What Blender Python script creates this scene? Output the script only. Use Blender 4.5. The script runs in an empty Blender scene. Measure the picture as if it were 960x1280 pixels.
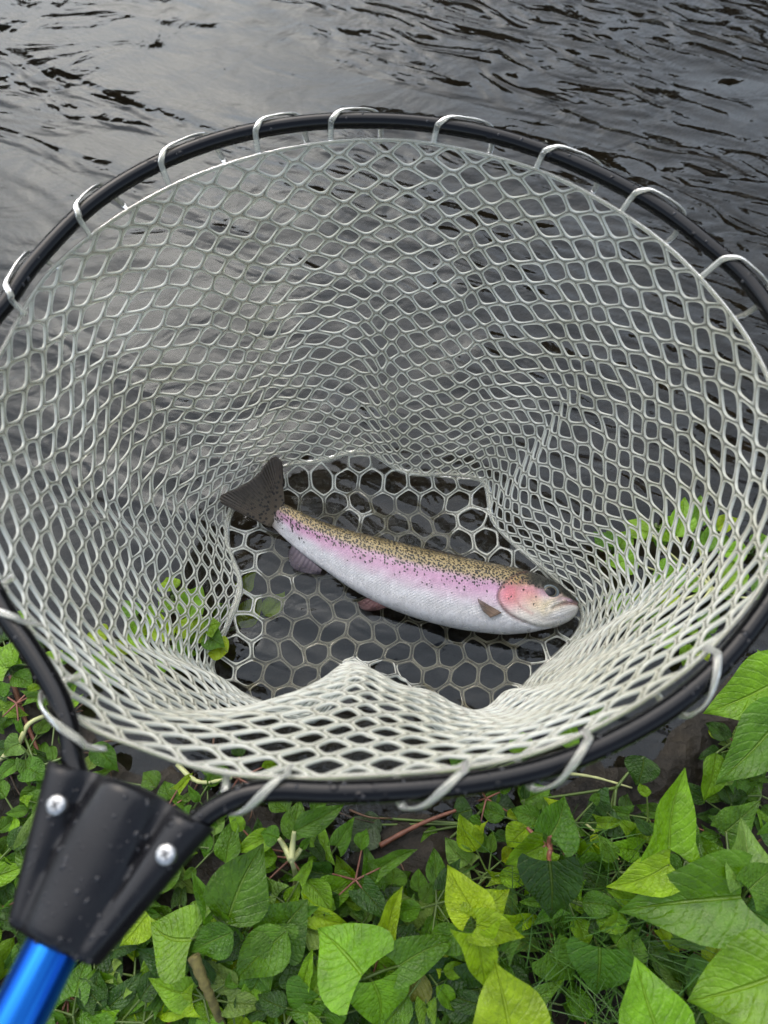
import bpy, math, random
import numpy as np
from mathutils import Vector, Matrix, noise as mnoise

scene = bpy.context.scene
COL = scene.collection
rad = math.radians

# ------------------------------------------------------------------ camera
CAM_H = 0.64                       # metres above the water
PITCH = 66.0                       # degrees below the horizon
cam = bpy.data.cameras.new('camera')
cam.sensor_fit = 'VERTICAL'; cam.sensor_height = 34.6; cam.sensor_width = 25.95
cam.lens = 26.0
cam.clip_start = 0.01; cam.clip_end = 500
camo = bpy.data.objects.new('camera', cam); COL.objects.link(camo)
camo.location = (0, 0, CAM_H)
camo.rotation_euler = (rad(90 - PITCH), 0, 0)
cam.dof.use_dof = True; cam.dof.focus_distance = 0.62; cam.dof.aperture_fstop = 7.0
scene.camera = camo

# ------------------------------------------------------------------ world, sun, exposure
SUN_EL, SUN_AZ = 45.0, -20.0       # azimuth measured from +Y towards +X
world = bpy.data.worlds.new('World'); scene.world = world
world.use_nodes = True
wn = world.node_tree; wn.nodes.clear()
w_out = wn.nodes.new('ShaderNodeOutputWorld'); w_bg = wn.nodes.new('ShaderNodeBackground')
w_sky = wn.nodes.new('ShaderNodeTexSky'); w_sky.sky_type = 'NISHITA'; w_sky.sun_disc = False
w_sky.sun_elevation = rad(SUN_EL); w_sky.sun_rotation = rad(SUN_AZ)
w_sky.dust_density = 2.5; w_sky.air_density = 1.2
w_hsv = wn.nodes.new('ShaderNodeHueSaturation'); w_hsv.inputs['Saturation'].default_value = 0.7
wn.links.new(w_sky.outputs[0], w_hsv.inputs['Color']); wn.links.new(w_hsv.outputs[0], w_bg.inputs[0])
wn.links.new(w_bg.outputs[0], w_out.inputs[0])
w_bg.inputs[1].default_value = 0.13
sun = bpy.data.lights.new('sun', 'SUN'); sun.energy = 1.5; sun.angle = rad(108); sun.color = (1, 0.995, 0.985)
suno = bpy.data.objects.new('sun', sun); COL.objects.link(suno)
sd = Vector((math.sin(rad(SUN_AZ)) * math.cos(rad(SUN_EL)), math.cos(rad(SUN_AZ)) * math.cos(rad(SUN_EL)), math.sin(rad(SUN_EL))))
suno.rotation_euler = sd.to_track_quat('Z', 'Y').to_euler()
suno.location = sd * 20
vs = scene.view_settings
vs.view_transform = 'Standard'; vs.look = 'None'; vs.gamma = 1.0; vs.use_curve_mapping = False
vs.exposure = 1.18
scene.render.engine = 'CYCLES'
scene.cycles.use_denoising = True
scene.cycles.max_bounces = 8; scene.cycles.transparent_max_bounces = 12
scene.cycles.transmission_bounces = 6; scene.cycles.caustics_refractive = True
scene.cycles.sample_clamp_indirect = 6.0

rng = np.random.default_rng(11)
random.seed(5)

# ------------------------------------------------------------------ helpers
FPX = 26.0 / 34.6 * 1280
_cp, _sp = math.cos(rad(PITCH)), math.sin(rad(PITCH))
def unproj(px, py, z):
    """a point of the place at height z, surveyed from the photograph's pixel (960x1280)"""
    a = (px - 480) / FPX; b = (640 - py) / FPX
    d = np.array([a, _cp + b * _sp, -_sp + b * _cp])
    t = (z - CAM_H) / d[2]
    return np.array([d[0] * t, d[1] * t, z])
def survey(x, y, z):
    d = np.stack([x, y, z - CAM_H], -1)
    f = d[..., 1] * _cp - d[..., 2] * _sp
    u = d[..., 1] * _sp + d[..., 2] * _cp
    return 480 + FPX * d[..., 0] / f, 640 - FPX * u / f

def link(o, parent=None):
    COL.objects.link(o)
    if parent is not None: o.parent = parent
    return o
def obj(name, me, mats, parent=None):
    o = bpy.data.objects.new(name, me)
    if mats is not None and len(me.materials) == 0:
        for m in (mats if isinstance(mats, (list, tuple)) else [mats]): me.materials.append(m)
    return link(o, parent)
def tag(o, label=None, cat=None, group=None, kind=None):
    if label: o['label'] = label
    if cat: o['category'] = cat
    if group: o['group'] = group
    if kind: o['kind'] = kind
    return o
def empty(name, loc=(0, 0, 0)):
    o = bpy.data.objects.new(name, None); o.location = loc; o.empty_display_size = 0.02
    return link(o)
def mesh(name, V, F, smooth=True):
    me = bpy.data.meshes.new(name)
    me.from_pydata([tuple(map(float, v)) for v in V], [], [tuple(map(int, f)) for f in F])
    if smooth: me.polygons.foreach_set('use_smooth', [True] * len(me.polygons))
    me.update(); return me
def np_mesh(name, V, Q):
    """V (n,3), Q (m,4) quads, fast path"""
    me = bpy.data.meshes.new(name)
    V = np.ascontiguousarray(V, dtype=np.float32); Q = np.ascontiguousarray(Q, dtype=np.int32)
    me.vertices.add(len(V)); me.vertices.foreach_set('co', V.ravel())
    me.loops.add(Q.size); me.loops.foreach_set('vertex_index', Q.ravel())
    me.polygons.add(len(Q)); me.polygons.foreach_set('loop_start', np.arange(0, Q.size, Q.shape[1], dtype=np.int32))
    me.polygons.foreach_set('use_smooth', np.ones(len(Q), dtype=bool))
    me.update(calc_edges=True); me.validate(); return me
def catmull(P, n=8, closed=False):
    P = np.asarray(P, float); m = len(P); out = []
    rngk = range(m) if closed else range(m - 1)
    for k in rngk:
        if closed: p0, p1, p2, p3 = P[(k - 1) % m], P[k], P[(k + 1) % m], P[(k + 2) % m]
        else: p0, p1, p2, p3 = P[max(k - 1, 0)], P[k], P[k + 1], P[min(k + 2, m - 1)]
        for t in np.linspace(0, 1, n, endpoint=False):
            out.append(0.5 * (2 * p1 + (p2 - p0) * t + (2 * p0 - 5 * p1 + 4 * p2 - p3) * t * t + (3 * p1 - p0 - 3 * p2 + p3) * t ** 3))
    if not closed: out.append(P[-1])
    return np.array(out)
def tube_arrays(P, ra, rb=None, sides=10, closed=False, ref=(0, 0, 1), base=0):
    """sweep an ellipse (ra along the binormal, rb along ref-ish normal)"""
    P = np.asarray(P, float); n = len(P)
    ra = np.broadcast_to(ra, n); rb = ra if rb is None else np.broadcast_to(rb, n)
    if closed: T = np.roll(P, -1, 0) - np.roll(P, 1, 0)
    else: T = np.gradient(P, axis=0)
    T /= np.linalg.norm(T, axis=1, keepdims=True) + 1e-12
    ref = np.broadcast_to(np.asarray(ref, float), (n, 3))
    B = np.cross(T, ref); bn = np.linalg.norm(B, axis=1, keepdims=True)
    B = np.where(bn > 1e-4, B / np.maximum(bn, 1e-9), np.array([[1., 0, 0]]))
    N = np.cross(B, T)
    ang = np.linspace(0, 2 * math.pi, sides, endpoint=False)
    V = P[:, None, :] + B[:, None, :] * (ra[:, None] * np.cos(ang))[..., None] + N[:, None, :] * (rb[:, None] * np.sin(ang))[..., None]
    V = V.reshape(-1, 3); F = []
    for i in range(n if closed else n - 1):
        a = i * sides; b = ((i + 1) % n) * sides
        for k in range(sides):
            k2 = (k + 1) % sides
            F.append((base + a + k, base + a + k2, base + b + k2, base + b + k))
    if not closed:
        F.append(tuple(base + k for k in range(sides))[::-1])
        F.append(tuple(base + (n - 1) * sides + k for k in range(sides)))
    return V, F
def tubes_mesh(name, specs):
    VV, FF, base = [], [], 0
    for sp in specs:
        V, F = tube_arrays(base=base, **sp); VV.append(V); FF += F; base += len(V)
    return mesh(name, np.concatenate(VV), FF)
def shell(name, G, th):
    """closed thin solid from a grid of points G (r,c,3); th scalar or (r,c)"""
    G = np.asarray(G, float); r, c, _ = G.shape
    N = np.cross(np.gradient(G, axis=0), np.gradient(G, axis=1))
    N /= np.linalg.norm(N, axis=2, keepdims=True) + 1e-12
    th = np.broadcast_to(th, (r, c))[..., None] * 0.5
    V = np.concatenate([(G + N * th).reshape(-1, 3), (G - N * th).reshape(-1, 3)])
    F = []; o = r * c
    for i in range(r - 1):
        for j in range(c - 1):
            q = (i * c + j, i * c + j + 1, (i + 1) * c + j + 1, (i + 1) * c + j)
            F.append(q[::-1]); F.append(tuple(o + k for k in q))
    ring = [(0, j) for j in range(c)] + [(i, c - 1) for i in range(1, r)] + [(r - 1, j) for j in range(c - 2, -1, -1)] + [(i, 0) for i in range(r - 2, 0, -1)]
    idx = [i * c + j for i, j in ring]
    for a, b in zip(idx, idx[1:] + idx[:1]): F.append((a, b, o + b, o + a))
    return mesh(name, V, F)

# ------------------------------------------------------------------ material helpers
def mat(name):
    m = bpy.data.materials.new(name); m.use_nodes = True
    nt = m.node_tree; nt.nodes.clear()
    out = nt.nodes.new('ShaderNodeOutputMaterial')
    return m, nt, out
def N(nt, t, **kw):
    n = nt.nodes.new(t)
    for k, v in kw.items():
        if k.startswith('i_'):
            n.inputs[k[2:].replace('_', ' ')].default_value = v
        else: setattr(n, k, v)
    return n
def L(nt, a, b): nt.links.new(a, b)
def math_node(nt, op, a, b=None, clamp=False):
    n = nt.nodes.new('ShaderNodeMath'); n.operation = op; n.use_clamp = clamp
    for i, v in enumerate((a, b)):
        if v is None: continue
        if isinstance(v, (int, float)): n.inputs[i].default_value = v
        else: nt.links.new(v, n.inputs[i])
    return n.outputs[0]
def ramp(nt, fac, stops):
    n = nt.nodes.new('ShaderNodeValToRGB'); cr = n.color_ramp
    while len(cr.elements) > 1: cr.elements.remove(cr.elements[-1])
    cr.elements[0].position = stops[0][0]; cr.elements[0].color = (*stops[0][1], 1) if not isinstance(stops[0][1], float) else (stops[0][1],) * 3 + (1,)
    for p, c in stops[1:]:
        e = cr.elements.new(p); e.color = (*c, 1) if not isinstance(c, float) else (c, c, c, 1)
    nt.links.new(fac, n.inputs[0]); return n.outputs[0]
def mixc(nt, fac, a, b, blend='MIX'):
    n = nt.nodes.new('ShaderNodeMix'); n.data_type = 'RGBA'; n.blend_type = blend
    for s, v in ((n.inputs[0], fac), (n.inputs[6], a), (n.inputs[7], b)):
        if isinstance(v, (int, float)): s.default_value = v
        elif isinstance(v, tuple): s.default_value = (*v, 1)
        else: nt.links.new(v, s)
    return n.outputs[2]

# water
def make_water():
    m, nt, out = mat('river_water')
    tc = N(nt, 'ShaderNodeTexCoord')
    def stretched(rot, sx, sy, loc=(0, 0, 0)):
        mp = N(nt, 'ShaderNodeMapping', vector_type='TEXTURE'); mp.inputs['Rotation'].default_value = (0, 0, rad(rot))
        mp.inputs['Scale'].default_value = (1 / sx, 1 / sy, 1); mp.inputs['Location'].default_value = loc
        L(nt, tc.outputs['Object'], mp.inputs[0]); return mp.outputs[0]
    # slow swell
    n1 = N(nt, 'ShaderNodeTexNoise', i_Scale=3.0, i_Detail=2.0, i_Roughness=0.5, i_Distortion=1.0); L(nt, stretched(-16, 1, 2.2), n1.inputs[0])
    n2 = N(nt, 'ShaderNodeTexNoise', i_Scale=11.0, i_Detail=3.0, i_Roughness=0.5, i_Distortion=1.2); L(nt, stretched(14, 1, 1.6), n2.inputs[0])
    # fine capillary ripples, gathered in long bands that follow the current
    n3 = N(nt, 'ShaderNodeTexNoise', i_Scale=12.0, i_Detail=1.5, i_Roughness=0.4, i_Distortion=1.5); L(nt, stretched(-26, 1, 2.6), n3.inputs[0])
    patch = N(nt, 'ShaderNodeTexNoise', i_Scale=1.7, i_Detail=3.0, i_Roughness=0.55, i_Distortion=0.6); L(nt, stretched(-21, 1, 4.6, (0.3, 0.1, 0)), patch.inputs[0])
    sx = N(nt, 'ShaderNodeSeparateXYZ'); L(nt, tc.outputs['Object'], sx.inputs[0])
    lean = math_node(nt, 'ADD', patch.outputs[0], math_node(nt, 'MULTIPLY', math_node(nt, 'MINIMUM', math_node(nt, 'MAXIMUM', sx.outputs[0], -0.6), 0.6), 0.26))
    pm = ramp(nt, lean, [(0.44, 0.0), (0.60, 1.0)])
    fine = math_node(nt, 'MULTIPLY', n3.outputs[0], pm)
    h = math_node(nt, 'ADD', math_node(nt, 'MULTIPLY', n1.outputs[0], WAVE[0]), math_node(nt, 'MULTIPLY', n2.outputs[0], WAVE[1]))
    h = math_node(nt, 'ADD', h, math_node(nt, 'MULTIPLY', fine, WAVE[2]))
    bp = N(nt, 'ShaderNodeBump', i_Strength=1.0, i_Distance=1.0); L(nt, h, bp.inputs['Height'])
    gl = N(nt, 'ShaderNodeBsdfGlossy', i_Roughness=0.03); gl.inputs['Color'].default_value = (0.86, 0.94, 1, 1); L(nt, bp.outputs[0], gl.inputs['Normal'])
    tr = N(nt, 'ShaderNodeBsdfTransparent'); tr.inputs[0].default_value = (0.62, 0.60, 0.54, 1)
    fr = N(nt, 'ShaderNodeFresnel', i_IOR=WATER_IOR); L(nt, bp.outputs[0], fr.inputs['Normal'])
    mx = N(nt, 'ShaderNodeMixShader'); L(nt, fr.outputs[0], mx.inputs[0]); L(nt, tr.outputs[0], mx.inputs[1]); L(nt, gl.outputs[0], mx.inputs[2])
    L(nt, mx.outputs[0], out.inputs[0])
    return m
WAVE = (0.0110, 0.0026, 0.0066); WATER_IOR = 1.34
M_WATER = make_water()

def make_mud():
    m, nt, out = mat('wet_mud')
    tc = N(nt, 'ShaderNodeTexCoord')
    n1 = N(nt, 'ShaderNodeTexNoise', i_Scale=30.0, i_Detail=8.0, i_Roughness=0.65); L(nt, tc.outputs['Object'], n1.inputs[0])
    n2 = N(nt, 'ShaderNodeTexVoronoi', i_Scale=85.0); L(nt, tc.outputs['Object'], n2.inputs[0])
    c = ramp(nt, n1.outputs[0], [(0.3, (0.006, 0.005, 0.0035)), (0.55, (0.020, 0.015, 0.009)), (0.75, (0.045, 0.035, 0.022))])
    h = math_node(nt, 'ADD', n1.outputs[0], math_node(nt, 'MULTIPLY', n2.outputs[0], 0.5))
    bp = N(nt, 'ShaderNodeBump', i_Strength=0.9, i_Distance=0.006); L(nt, h, bp.inputs['Height'])
    b = N(nt, 'ShaderNodeBsdfPrincipled', i_Roughness=0.42); b.inputs['Specular IOR Level'].default_value = 0.22; L(nt, c, b.inputs['Base Color']); L(nt, bp.outputs[0], b.inputs['Normal'])
    L(nt, b.outputs[0], out.inputs[0]); return m
M_MUD = make_mud()

def make_rubber(name='clear_rubber', trans=0.93):
    m, nt, out = mat(name)
    tc = N(nt, 'ShaderNodeTexCoord')
    n1 = N(nt, 'ShaderNodeTexNoise', i_Scale=160.0, i_Detail=3.0); L(nt, tc.outputs['Object'], n1.inputs[0])
    n0 = N(nt, 'ShaderNodeTexNoise', i_Scale=12.0, i_Detail=3.0); L(nt, tc.outputs['Object'], n0.inputs[0])
    c = ramp(nt, n0.outputs[0], [(0.35, (0.70, 0.69, 0.57)), (0.65, (0.83, 0.83, 0.74))])
    bp = N(nt, 'ShaderNodeBump', i_Strength=0.35, i_Distance=0.0012); L(nt, n1.outputs[0], bp.inputs['Height'])
    b = N(nt, 'ShaderNodeBsdfPrincipled', i_Roughness=0.13, i_IOR=1.42); L(nt, c, b.inputs['Base Color'])
    bd = N(nt, 'ShaderNodeAttribute', attribute_name='bead')
    L(nt, math_node(nt, 'SUBTRACT', trans, math_node(nt, 'MULTIPLY', bd.outputs['Fac'], 0.50)), b.inputs['Transmission Weight'])
    L(nt, bp.outputs[0], b.inputs['Normal'])
    L(nt, b.outputs[0], out.inputs[0]); return m
M_RUBBER = make_rubber(); M_FROST = make_rubber('frosted_rubber', 0.80)

def make_black(name, rough, tone=0.012, speck=True):
    m, nt, out = mat(name)
    tc = N(nt, 'ShaderNodeTexCoord')
    n1 = N(nt, 'ShaderNodeTexNoise', i_Scale=60.0, i_Detail=5.0); L(nt, tc.outputs['Object'], n1.inputs[0])
    n2 = N(nt, 'ShaderNodeTexNoise', i_Scale=700.0, i_Detail=2.0); L(nt, tc.outputs['Object'], n2.inputs[0])
    r = ramp(nt, n1.outputs[0], [(0.35, rough * 0.6), (0.7, rough * 1.5)])
    # water drops sitting on the surface
    vo = N(nt, 'ShaderNodeTexVoronoi', i_Scale=110.0, i_Randomness=1.0); L(nt, tc.outputs['Object'], vo.inputs[0])
    big = N(nt, 'ShaderNodeTexNoise', i_Scale=55.0); L(nt, tc.outputs['Object'], big.inputs[0])
    drop = ramp(nt, vo.outputs['Distance'], [(0.0, 1.0), (0.16, 0.85), (0.24, 0.0)])
    drop = math_node(nt, 'MULTIPLY', drop, ramp(nt, big.outputs[0], [(0.56, 0.0), (0.62, 0.8)]))
    hh = math_node(nt, 'ADD', math_node(nt, 'MULTIPLY', n2.outputs[0], 0.06), math_node(nt, 'MULTIPLY', drop, 0.8))
    bp = N(nt, 'ShaderNodeBump', i_Strength=0.6, i_Distance=0.0012); L(nt, hh, bp.inputs['Height'])
    b = N(nt, 'ShaderNodeBsdfPrincipled'); b.inputs['Base Color'].default_value = (tone, tone, tone * 1.15, 1); b.inputs['Specular IOR Level'].default_value = 0.26
    L(nt, r, b.inputs['Roughness']); L(nt, bp.outputs[0], b.inputs['Normal'])
    L(nt, b.outputs[0], out.inputs[0]); return m
M_HOOP = make_black('black_anodised_tube', 0.15, 0.003)
M_YOKE = make_black('black_moulded_plastic', 0.34, 0.008)

def make_blue():
    m, nt, out = mat('blue_anodised_metal')
    tc = N(nt, 'ShaderNodeTexCoord')
    mp = N(nt, 'ShaderNodeMapping'); mp.inputs['Scale'].default_value = (160, 160, 4); L(nt, tc.outputs['Object'], mp.inputs[0])
    n1 = N(nt, 'ShaderNodeTexNoise', i_Scale=1.0, i_Detail=3.0); L(nt, mp.outputs[0], n1.inputs[0])
    c = ramp(nt, n1.outputs[0], [(0.40, (0.002, 0.07, 0.42)), (0.60, (0.03, 0.33, 0.95))])  # bright streak highlights along the brushed handle are painted into this blue
    bp = N(nt, 'ShaderNodeBump', i_Strength=0.25, i_Distance=0.0005); L(nt, n1.outputs[0], bp.inputs['Height'])
    b = N(nt, 'ShaderNodeBsdfPrincipled', i_Metallic=0.85, i_Roughness=0.22); L(nt, c, b.inputs['Base Color']); L(nt, bp.outputs[0], b.inputs['Normal'])
    L(nt, b.outputs[0], out.inputs[0]); return m
M_BLUE = make_blue()
def make_plain(name, colr, rough=0.5, metal=0.0, nscale=40.0, var=0.35):
    m, nt, out = mat(name)
    tc = N(nt, 'ShaderNodeTexCoord')
    n1 = N(nt, 'ShaderNodeTexNoise', i_Scale=nscale, i_Detail=4.0); L(nt, tc.outputs['Object'], n1.inputs[0])
    c = ramp(nt, n1.outputs[0], [(0.3, tuple(x * (1 - var) for x in colr)), (0.7, tuple(min(1, x * (1 + var)) for x in colr))])
    b = N(nt, 'ShaderNodeBsdfPrincipled', i_Roughness=rough, i_Metallic=metal); L(nt, c, b.inputs['Base Color'])
    bp = N(nt, 'ShaderNodeBump', i_Strength=0.3, i_Distance=0.001); L(nt, n1.outputs[0], bp.inputs['Height']); L(nt, bp.outputs[0], b.inputs['Normal'])
    L(nt, b.outputs[0], out.inputs[0]); return m
M_SCREW = make_plain('screw_steel', (0.42, 0.42, 0.41), 0.38, 1.0, 500, 0.35)
M_SLOT = make_plain('screw_recess', (0.08, 0.08, 0.08), 0.5, 1.0)

def make_leaf():
    m, nt, out = mat('leaf_green')
    uv = N(nt, 'ShaderNodeUVMap'); sx = N(nt, 'ShaderNodeSeparateXYZ'); L(nt, uv.outputs[0], sx.inputs[0])
    oi = N(nt, 'ShaderNodeObjectInfo')
    tc = N(nt, 'ShaderNodeTexCoord')
    au = math_node(nt, 'ABSOLUTE', math_node(nt, 'SUBTRACT', sx.outputs[0], 0.5))
    off = N(nt, 'ShaderNodeVectorMath', operation='ADD'); L(nt, tc.outputs['Object'], off.inputs[0])
    cx = N(nt, 'ShaderNodeCombineXYZ'); L(nt, math_node(nt, 'MULTIPLY', oi.outputs['Random'], 37.0), cx.inputs[0]); L(nt, cx.outputs[0], off.inputs[1])
    nz = N(nt, 'ShaderNodeTexNoise', i_Scale=3.2, i_Detail=4.0, i_Roughness=0.6); L(nt, off.outputs[0], nz.inputs[0])
    nf = N(nt, 'ShaderNodeTexNoise', i_Scale=16.0, i_Detail=3.0); L(nt, off.outputs[0], nf.inputs[0])
    # side veins
    ph = math_node(nt, 'SUBTRACT', math_node(nt, 'MULTIPLY', sx.outputs[1], 8.0), math_node(nt, 'MULTIPLY', au, 5.5))
    ph = math_node(nt, 'ADD', ph, math_node(nt, 'MULTIPLY', nz.outputs[0], 0.8))
    sv = math_node(nt, 'ABSOLUTE', math_node(nt, 'SUBTRACT', math_node(nt, 'FRACT', ph), 0.5))       # 0.5 at a vein
    vein = ramp(nt, sv, [(0.0, 1.0), (0.06, 0.5), (0.16, 0.0)])
    mid = ramp(nt, au, [(0.0, 1.0), (0.012, 0.85), (0.03, 0.0)])
    veins = math_node(nt, 'MAXIMUM', math_node(nt, 'MULTIPLY', vein, 0.24), mid)
    c0 = oi.outputs['Color']
    blot = ramp(nt, nz.outputs[0], [(0.3, 0.62), (0.7, 1.25)])
    c1 = mixc(nt, 1.0, c0, blot, 'MULTIPLY')
    c1 = mixc(nt, math_node(nt, 'MULTIPLY', ramp(nt, nf.outputs[0], [(0.62, 0.0), (0.8, 1.0)]), 0.25), c1, (0.16, 0.17, 0.03))
    brown = N(nt, 'ShaderNodeTexNoise', i_Scale=7.0, i_Detail=5.0, i_Roughness=0.7); L(nt, off.outputs[0], brown.inputs[0])
    c1 = mixc(nt, ramp(nt, brown.outputs[0], [(0.68, 0.0), (0.73, 0.8)]), c1, (0.06, 0.035, 0.012))
    vcol = mixc(nt, 0.4, c0, (0.26, 0.34, 0.06))
    c2 = mixc(nt, math_node(nt, 'MULTIPLY', veins, 0.6), c1, vcol)
    hgt = math_node(nt, 'SUBTRACT', math_node(nt, 'MULTIPLY', nf.outputs[0], 0.5), math_node(nt, 'MULTIPLY', veins, 0.55))
    bp = N(nt, 'ShaderNodeBump', i_Strength=0.8, i_Distance=0.003); L(nt, hgt, bp.inputs['Height'])
    wet = ramp(nt, nz.outputs[0], [(0.36, 0.10), (0.48, 0.26), (0.7, 0.40)])
    b = N(nt, 'ShaderNodeBsdfPrincipled'); b.inputs['Specular IOR Level'].default_value = 0.45; L(nt, c2, b.inputs['Base Color']); L(nt, wet, b.inputs['Roughness']); L(nt, bp.outputs[0], b.inputs['Normal'])
    t = N(nt, 'ShaderNodeBsdfTranslucent'); L(nt, mixc(nt, 1.0, c2, (1.6, 1.5, 0.5), 'MULTIPLY'), t.inputs[0])
    mx = N(nt, 'ShaderNodeMixShader'); mx.inputs[0].default_value = 0.3; L(nt, b.outputs[0], mx.inputs[1]); L(nt, t.outputs[0], mx.inputs[2])
    L(nt, mx.outputs[0], out.inputs[0]); return m
M_LEAF = make_leaf()
M_STEM_G = make_plain('green_stem', (0.09, 0.14, 0.025), 0.4)
M_STEM_P = make_plain('pale_stem', (0.45, 0.46, 0.20), 0.4)
M_STEM_R = make_plain('red_stem', (0.20, 0.075, 0.045), 0.45)
M_TWIG = make_plain('wet_twig', (0.055, 0.035, 0.022), 0.5, 0, 120)
M_ROOT = make_plain('brown_root', (0.11, 0.055, 0.03), 0.5, 0, 120)
M_STALK = make_plain('mossy_stalk', (0.13, 0.11, 0.03), 0.8, 0, 200, 0.6)
M_GRASS = make_plain('grass_blade', (0.06, 0.14, 0.02), 0.4, 0, 30, 0.5)

# ================================================================== SETTING
def shore(x): return 0.035 + 1.25 * x * x
def axis(fine0, fine1, step, far, grow=1.35):
    a = list(np.arange(fine0, fine1 + step / 2, step)); s = step; v = a[-1]
    hi = []
    while v < far: s *= grow; v += s; hi.append(v)
    lo = []; s = step; v = a[0]
    while v > -far: s *= grow; v -= s; lo.append(v)
    return np.array(lo[::-1] + a + hi)
def ground_z(x, y):
    d = y - shore(x)
    n = mnoise.noise(Vector((x * 16, y * 16, 0))) * 0.009 + mnoise.noise(Vector((x * 45, y * 45, 4))) * 0.004
    if d < 0:
        return -0.006 + n * 1.2 + 0.012 * min(1.0, -d / 0.035) + min(0.5, max(0.0, -d - 0.12) * 0.10)
    if y > 8: return min(1.5, -0.9 + (y - 8) * 0.6)
    return -0.006 + n - min(0.9, d * 0.42)
gx = axis(-0.6, 0.6, 0.012, 250); gy = axis(-0.4, 0.6, 0.012, 250)
GV = [(x, y, ground_z(x, y)) for y in gy for x in gx]; nx = len(gx)
GF = [(j * nx + i, j * nx + i + 1, (j + 1) * nx + i + 1, (j + 1) * nx + i) for j in range(len(gy) - 1) for i in range(nx - 1)]
ground = obj('ground', mesh('ground', GV, GF), M_MUD); tag(ground, 'dark wet muddy bank and river bed', 'ground', kind='structure')
wx = axis(-1.5, 1.5, 0.1, 240); wy = axis(-0.6, 2.0, 0.1, 240); nx = len(wx)
WV = [(x, y, 0.0) for y in wy for x in wx]
WF = [(j * nx + i, j * nx + i + 1, (j + 1) * nx + i + 1, (j + 1) * nx + i) for j in range(len(wy) - 1) for i in range(nx - 1)]
water = obj('water', mesh('water', WV, WF), M_WATER); tag(water, 'dark grey rippled river water', 'water', kind='structure')

# wood on the far bank: only its dark reflection is seen in the ripples
def far_wood():
    V, F = [], []
    r = random.Random(3)
    def card(c, s):
        a = Vector((r.gauss(0, 1), r.gauss(0, 1), r.gauss(0, 1))).normalized(); b = a.orthogonal().normalized(); k = len(V)
        c = Vector(c); d = a.cross(b)
        V.extend([c - b * s - d * s * .5, c + b * s - d * s * .5, c + b * s * .6 + d * s * .7, c - b * s * .6 + d * s * .7]); F.append((k, k + 1, k + 2, k + 3))
    for t in range(15):
        x = -11 + t * 1.75 + r.uniform(-.5, .5); y = 9.5 + r.uniform(0, 2); h = r.uniform(3.2, 5.2) + max(0, x) * 0.28
        if t in (5, 6): h *= 0.72
        if t == 13: x, y, h = 6.6, 7.5, 6.6
        tv, tf = tube_arrays([(x, y, -0.5), (x + .1, y, h * .5), (x, y, h * .85)], np.array([.2, .14, .04]), sides=6, base=len(V), ref=(0, 1, 0.1))
        V.extend(Vector(v) for v in tv); F.extend(tf)
        for _ in range(520):
            u = Vector((r.gauss(0, 1), r.gauss(0, 1), r.gauss(0, 1))).normalized() * r.uniform(.35, 1) ** .5
            card((x + u.x * 1.5, y + u.y * 1.3, h * .55 + u.z * h * .47), r.uniform(.16, .34))
    return mesh('far_wood', V, F, False)
M_WOOD = make_plain('dark_foliage', (0.028, 0.035, 0.010), 0.7, 0, 2, 0.5)
wood = obj('far_wood', far_wood(), M_WOOD); tag(wood, 'dark leafy wood along the far river bank', 'wood', kind='stuff')

# ================================================================== LANDING NET
ZH = 0.282
net = empty('landing_net', (0, 0.2, ZH))
tag(net, 'landing net with black hoop, clear rubber mesh bag and blue handle', 'landing net')
NETOFF = np.array([0, 0.2, ZH])
def part(name, me, m, parent=net):
    o = obj(name, me, m, parent)
    if parent is net: o.location = (0, -0.2, -ZH)
    return o

hoop_px = [(112, 1010), (92, 955), (88, 920), (72, 870), (38, 812), (6, 765), (-30, 690), (-50, 600), (-45, 500), (-16, 412), (8, 378), (45, 326), (112, 258), (190, 208), (280, 173),
           (380, 154), (480, 151), (570, 160), (650, 179), (740, 214), (820, 257), (880, 302), (940, 357), (985, 430), (1008, 530), (1004, 640), (975, 725),
           (948, 772), (898, 833), (838, 884), (760, 929), (680, 960), (590, 979), (490, 988), (410, 990), (350, 988), (305, 994), (268, 1012), (240, 1036), (205, 1075)]
hoop_c = catmull([unproj(x, y, ZH) for x, y in hoop_px], 6)
part('hoop', tubes_mesh('hoop', [dict(P=hoop_c, ra=0.0050, sides=20)]), M_HOOP)

# --- bag: rim and floor seam curves
rim_px = [(480, 174), (570, 184), (690, 219), (800, 281), (880, 352), (945, 440), (983, 540), (985, 640), (955, 728), (880, 818), (790, 884), (690, 933), (590, 958),
          (480, 968), (370, 972), (270, 964), (180, 936), (95, 897), (32, 815), (-22, 720), (-38, 600), (-28, 495), (2, 438), (55, 347), (130, 282), (215, 232), (300, 200), (390, 180)]
rimP = catmull([unproj(x, y, ZH - 0.007) for x, y in rim_px], 12, True)
seam_px = [(455, 565, .020), (505, 590, .010), (603, 601, .014), (618, 655, .012), (690, 720, .014), (728, 765, .010), (716, 800, .004), (662, 850, .002), (622, 900, .002), (590, 928, .004),
           (552, 916, .012), (508, 876, .045), (462, 842, .072), (425, 872, .030), (392, 902, .006), (335, 884, .003), (266, 840, .008), (285, 780, .012), (300, 730, .010), (283, 670, .010),
           (298, 622, .010), (350, 585, .010), (400, 577, .014)]
seamC = np.array([unproj(x, y, z) for x, y, z in seam_px])
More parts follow.
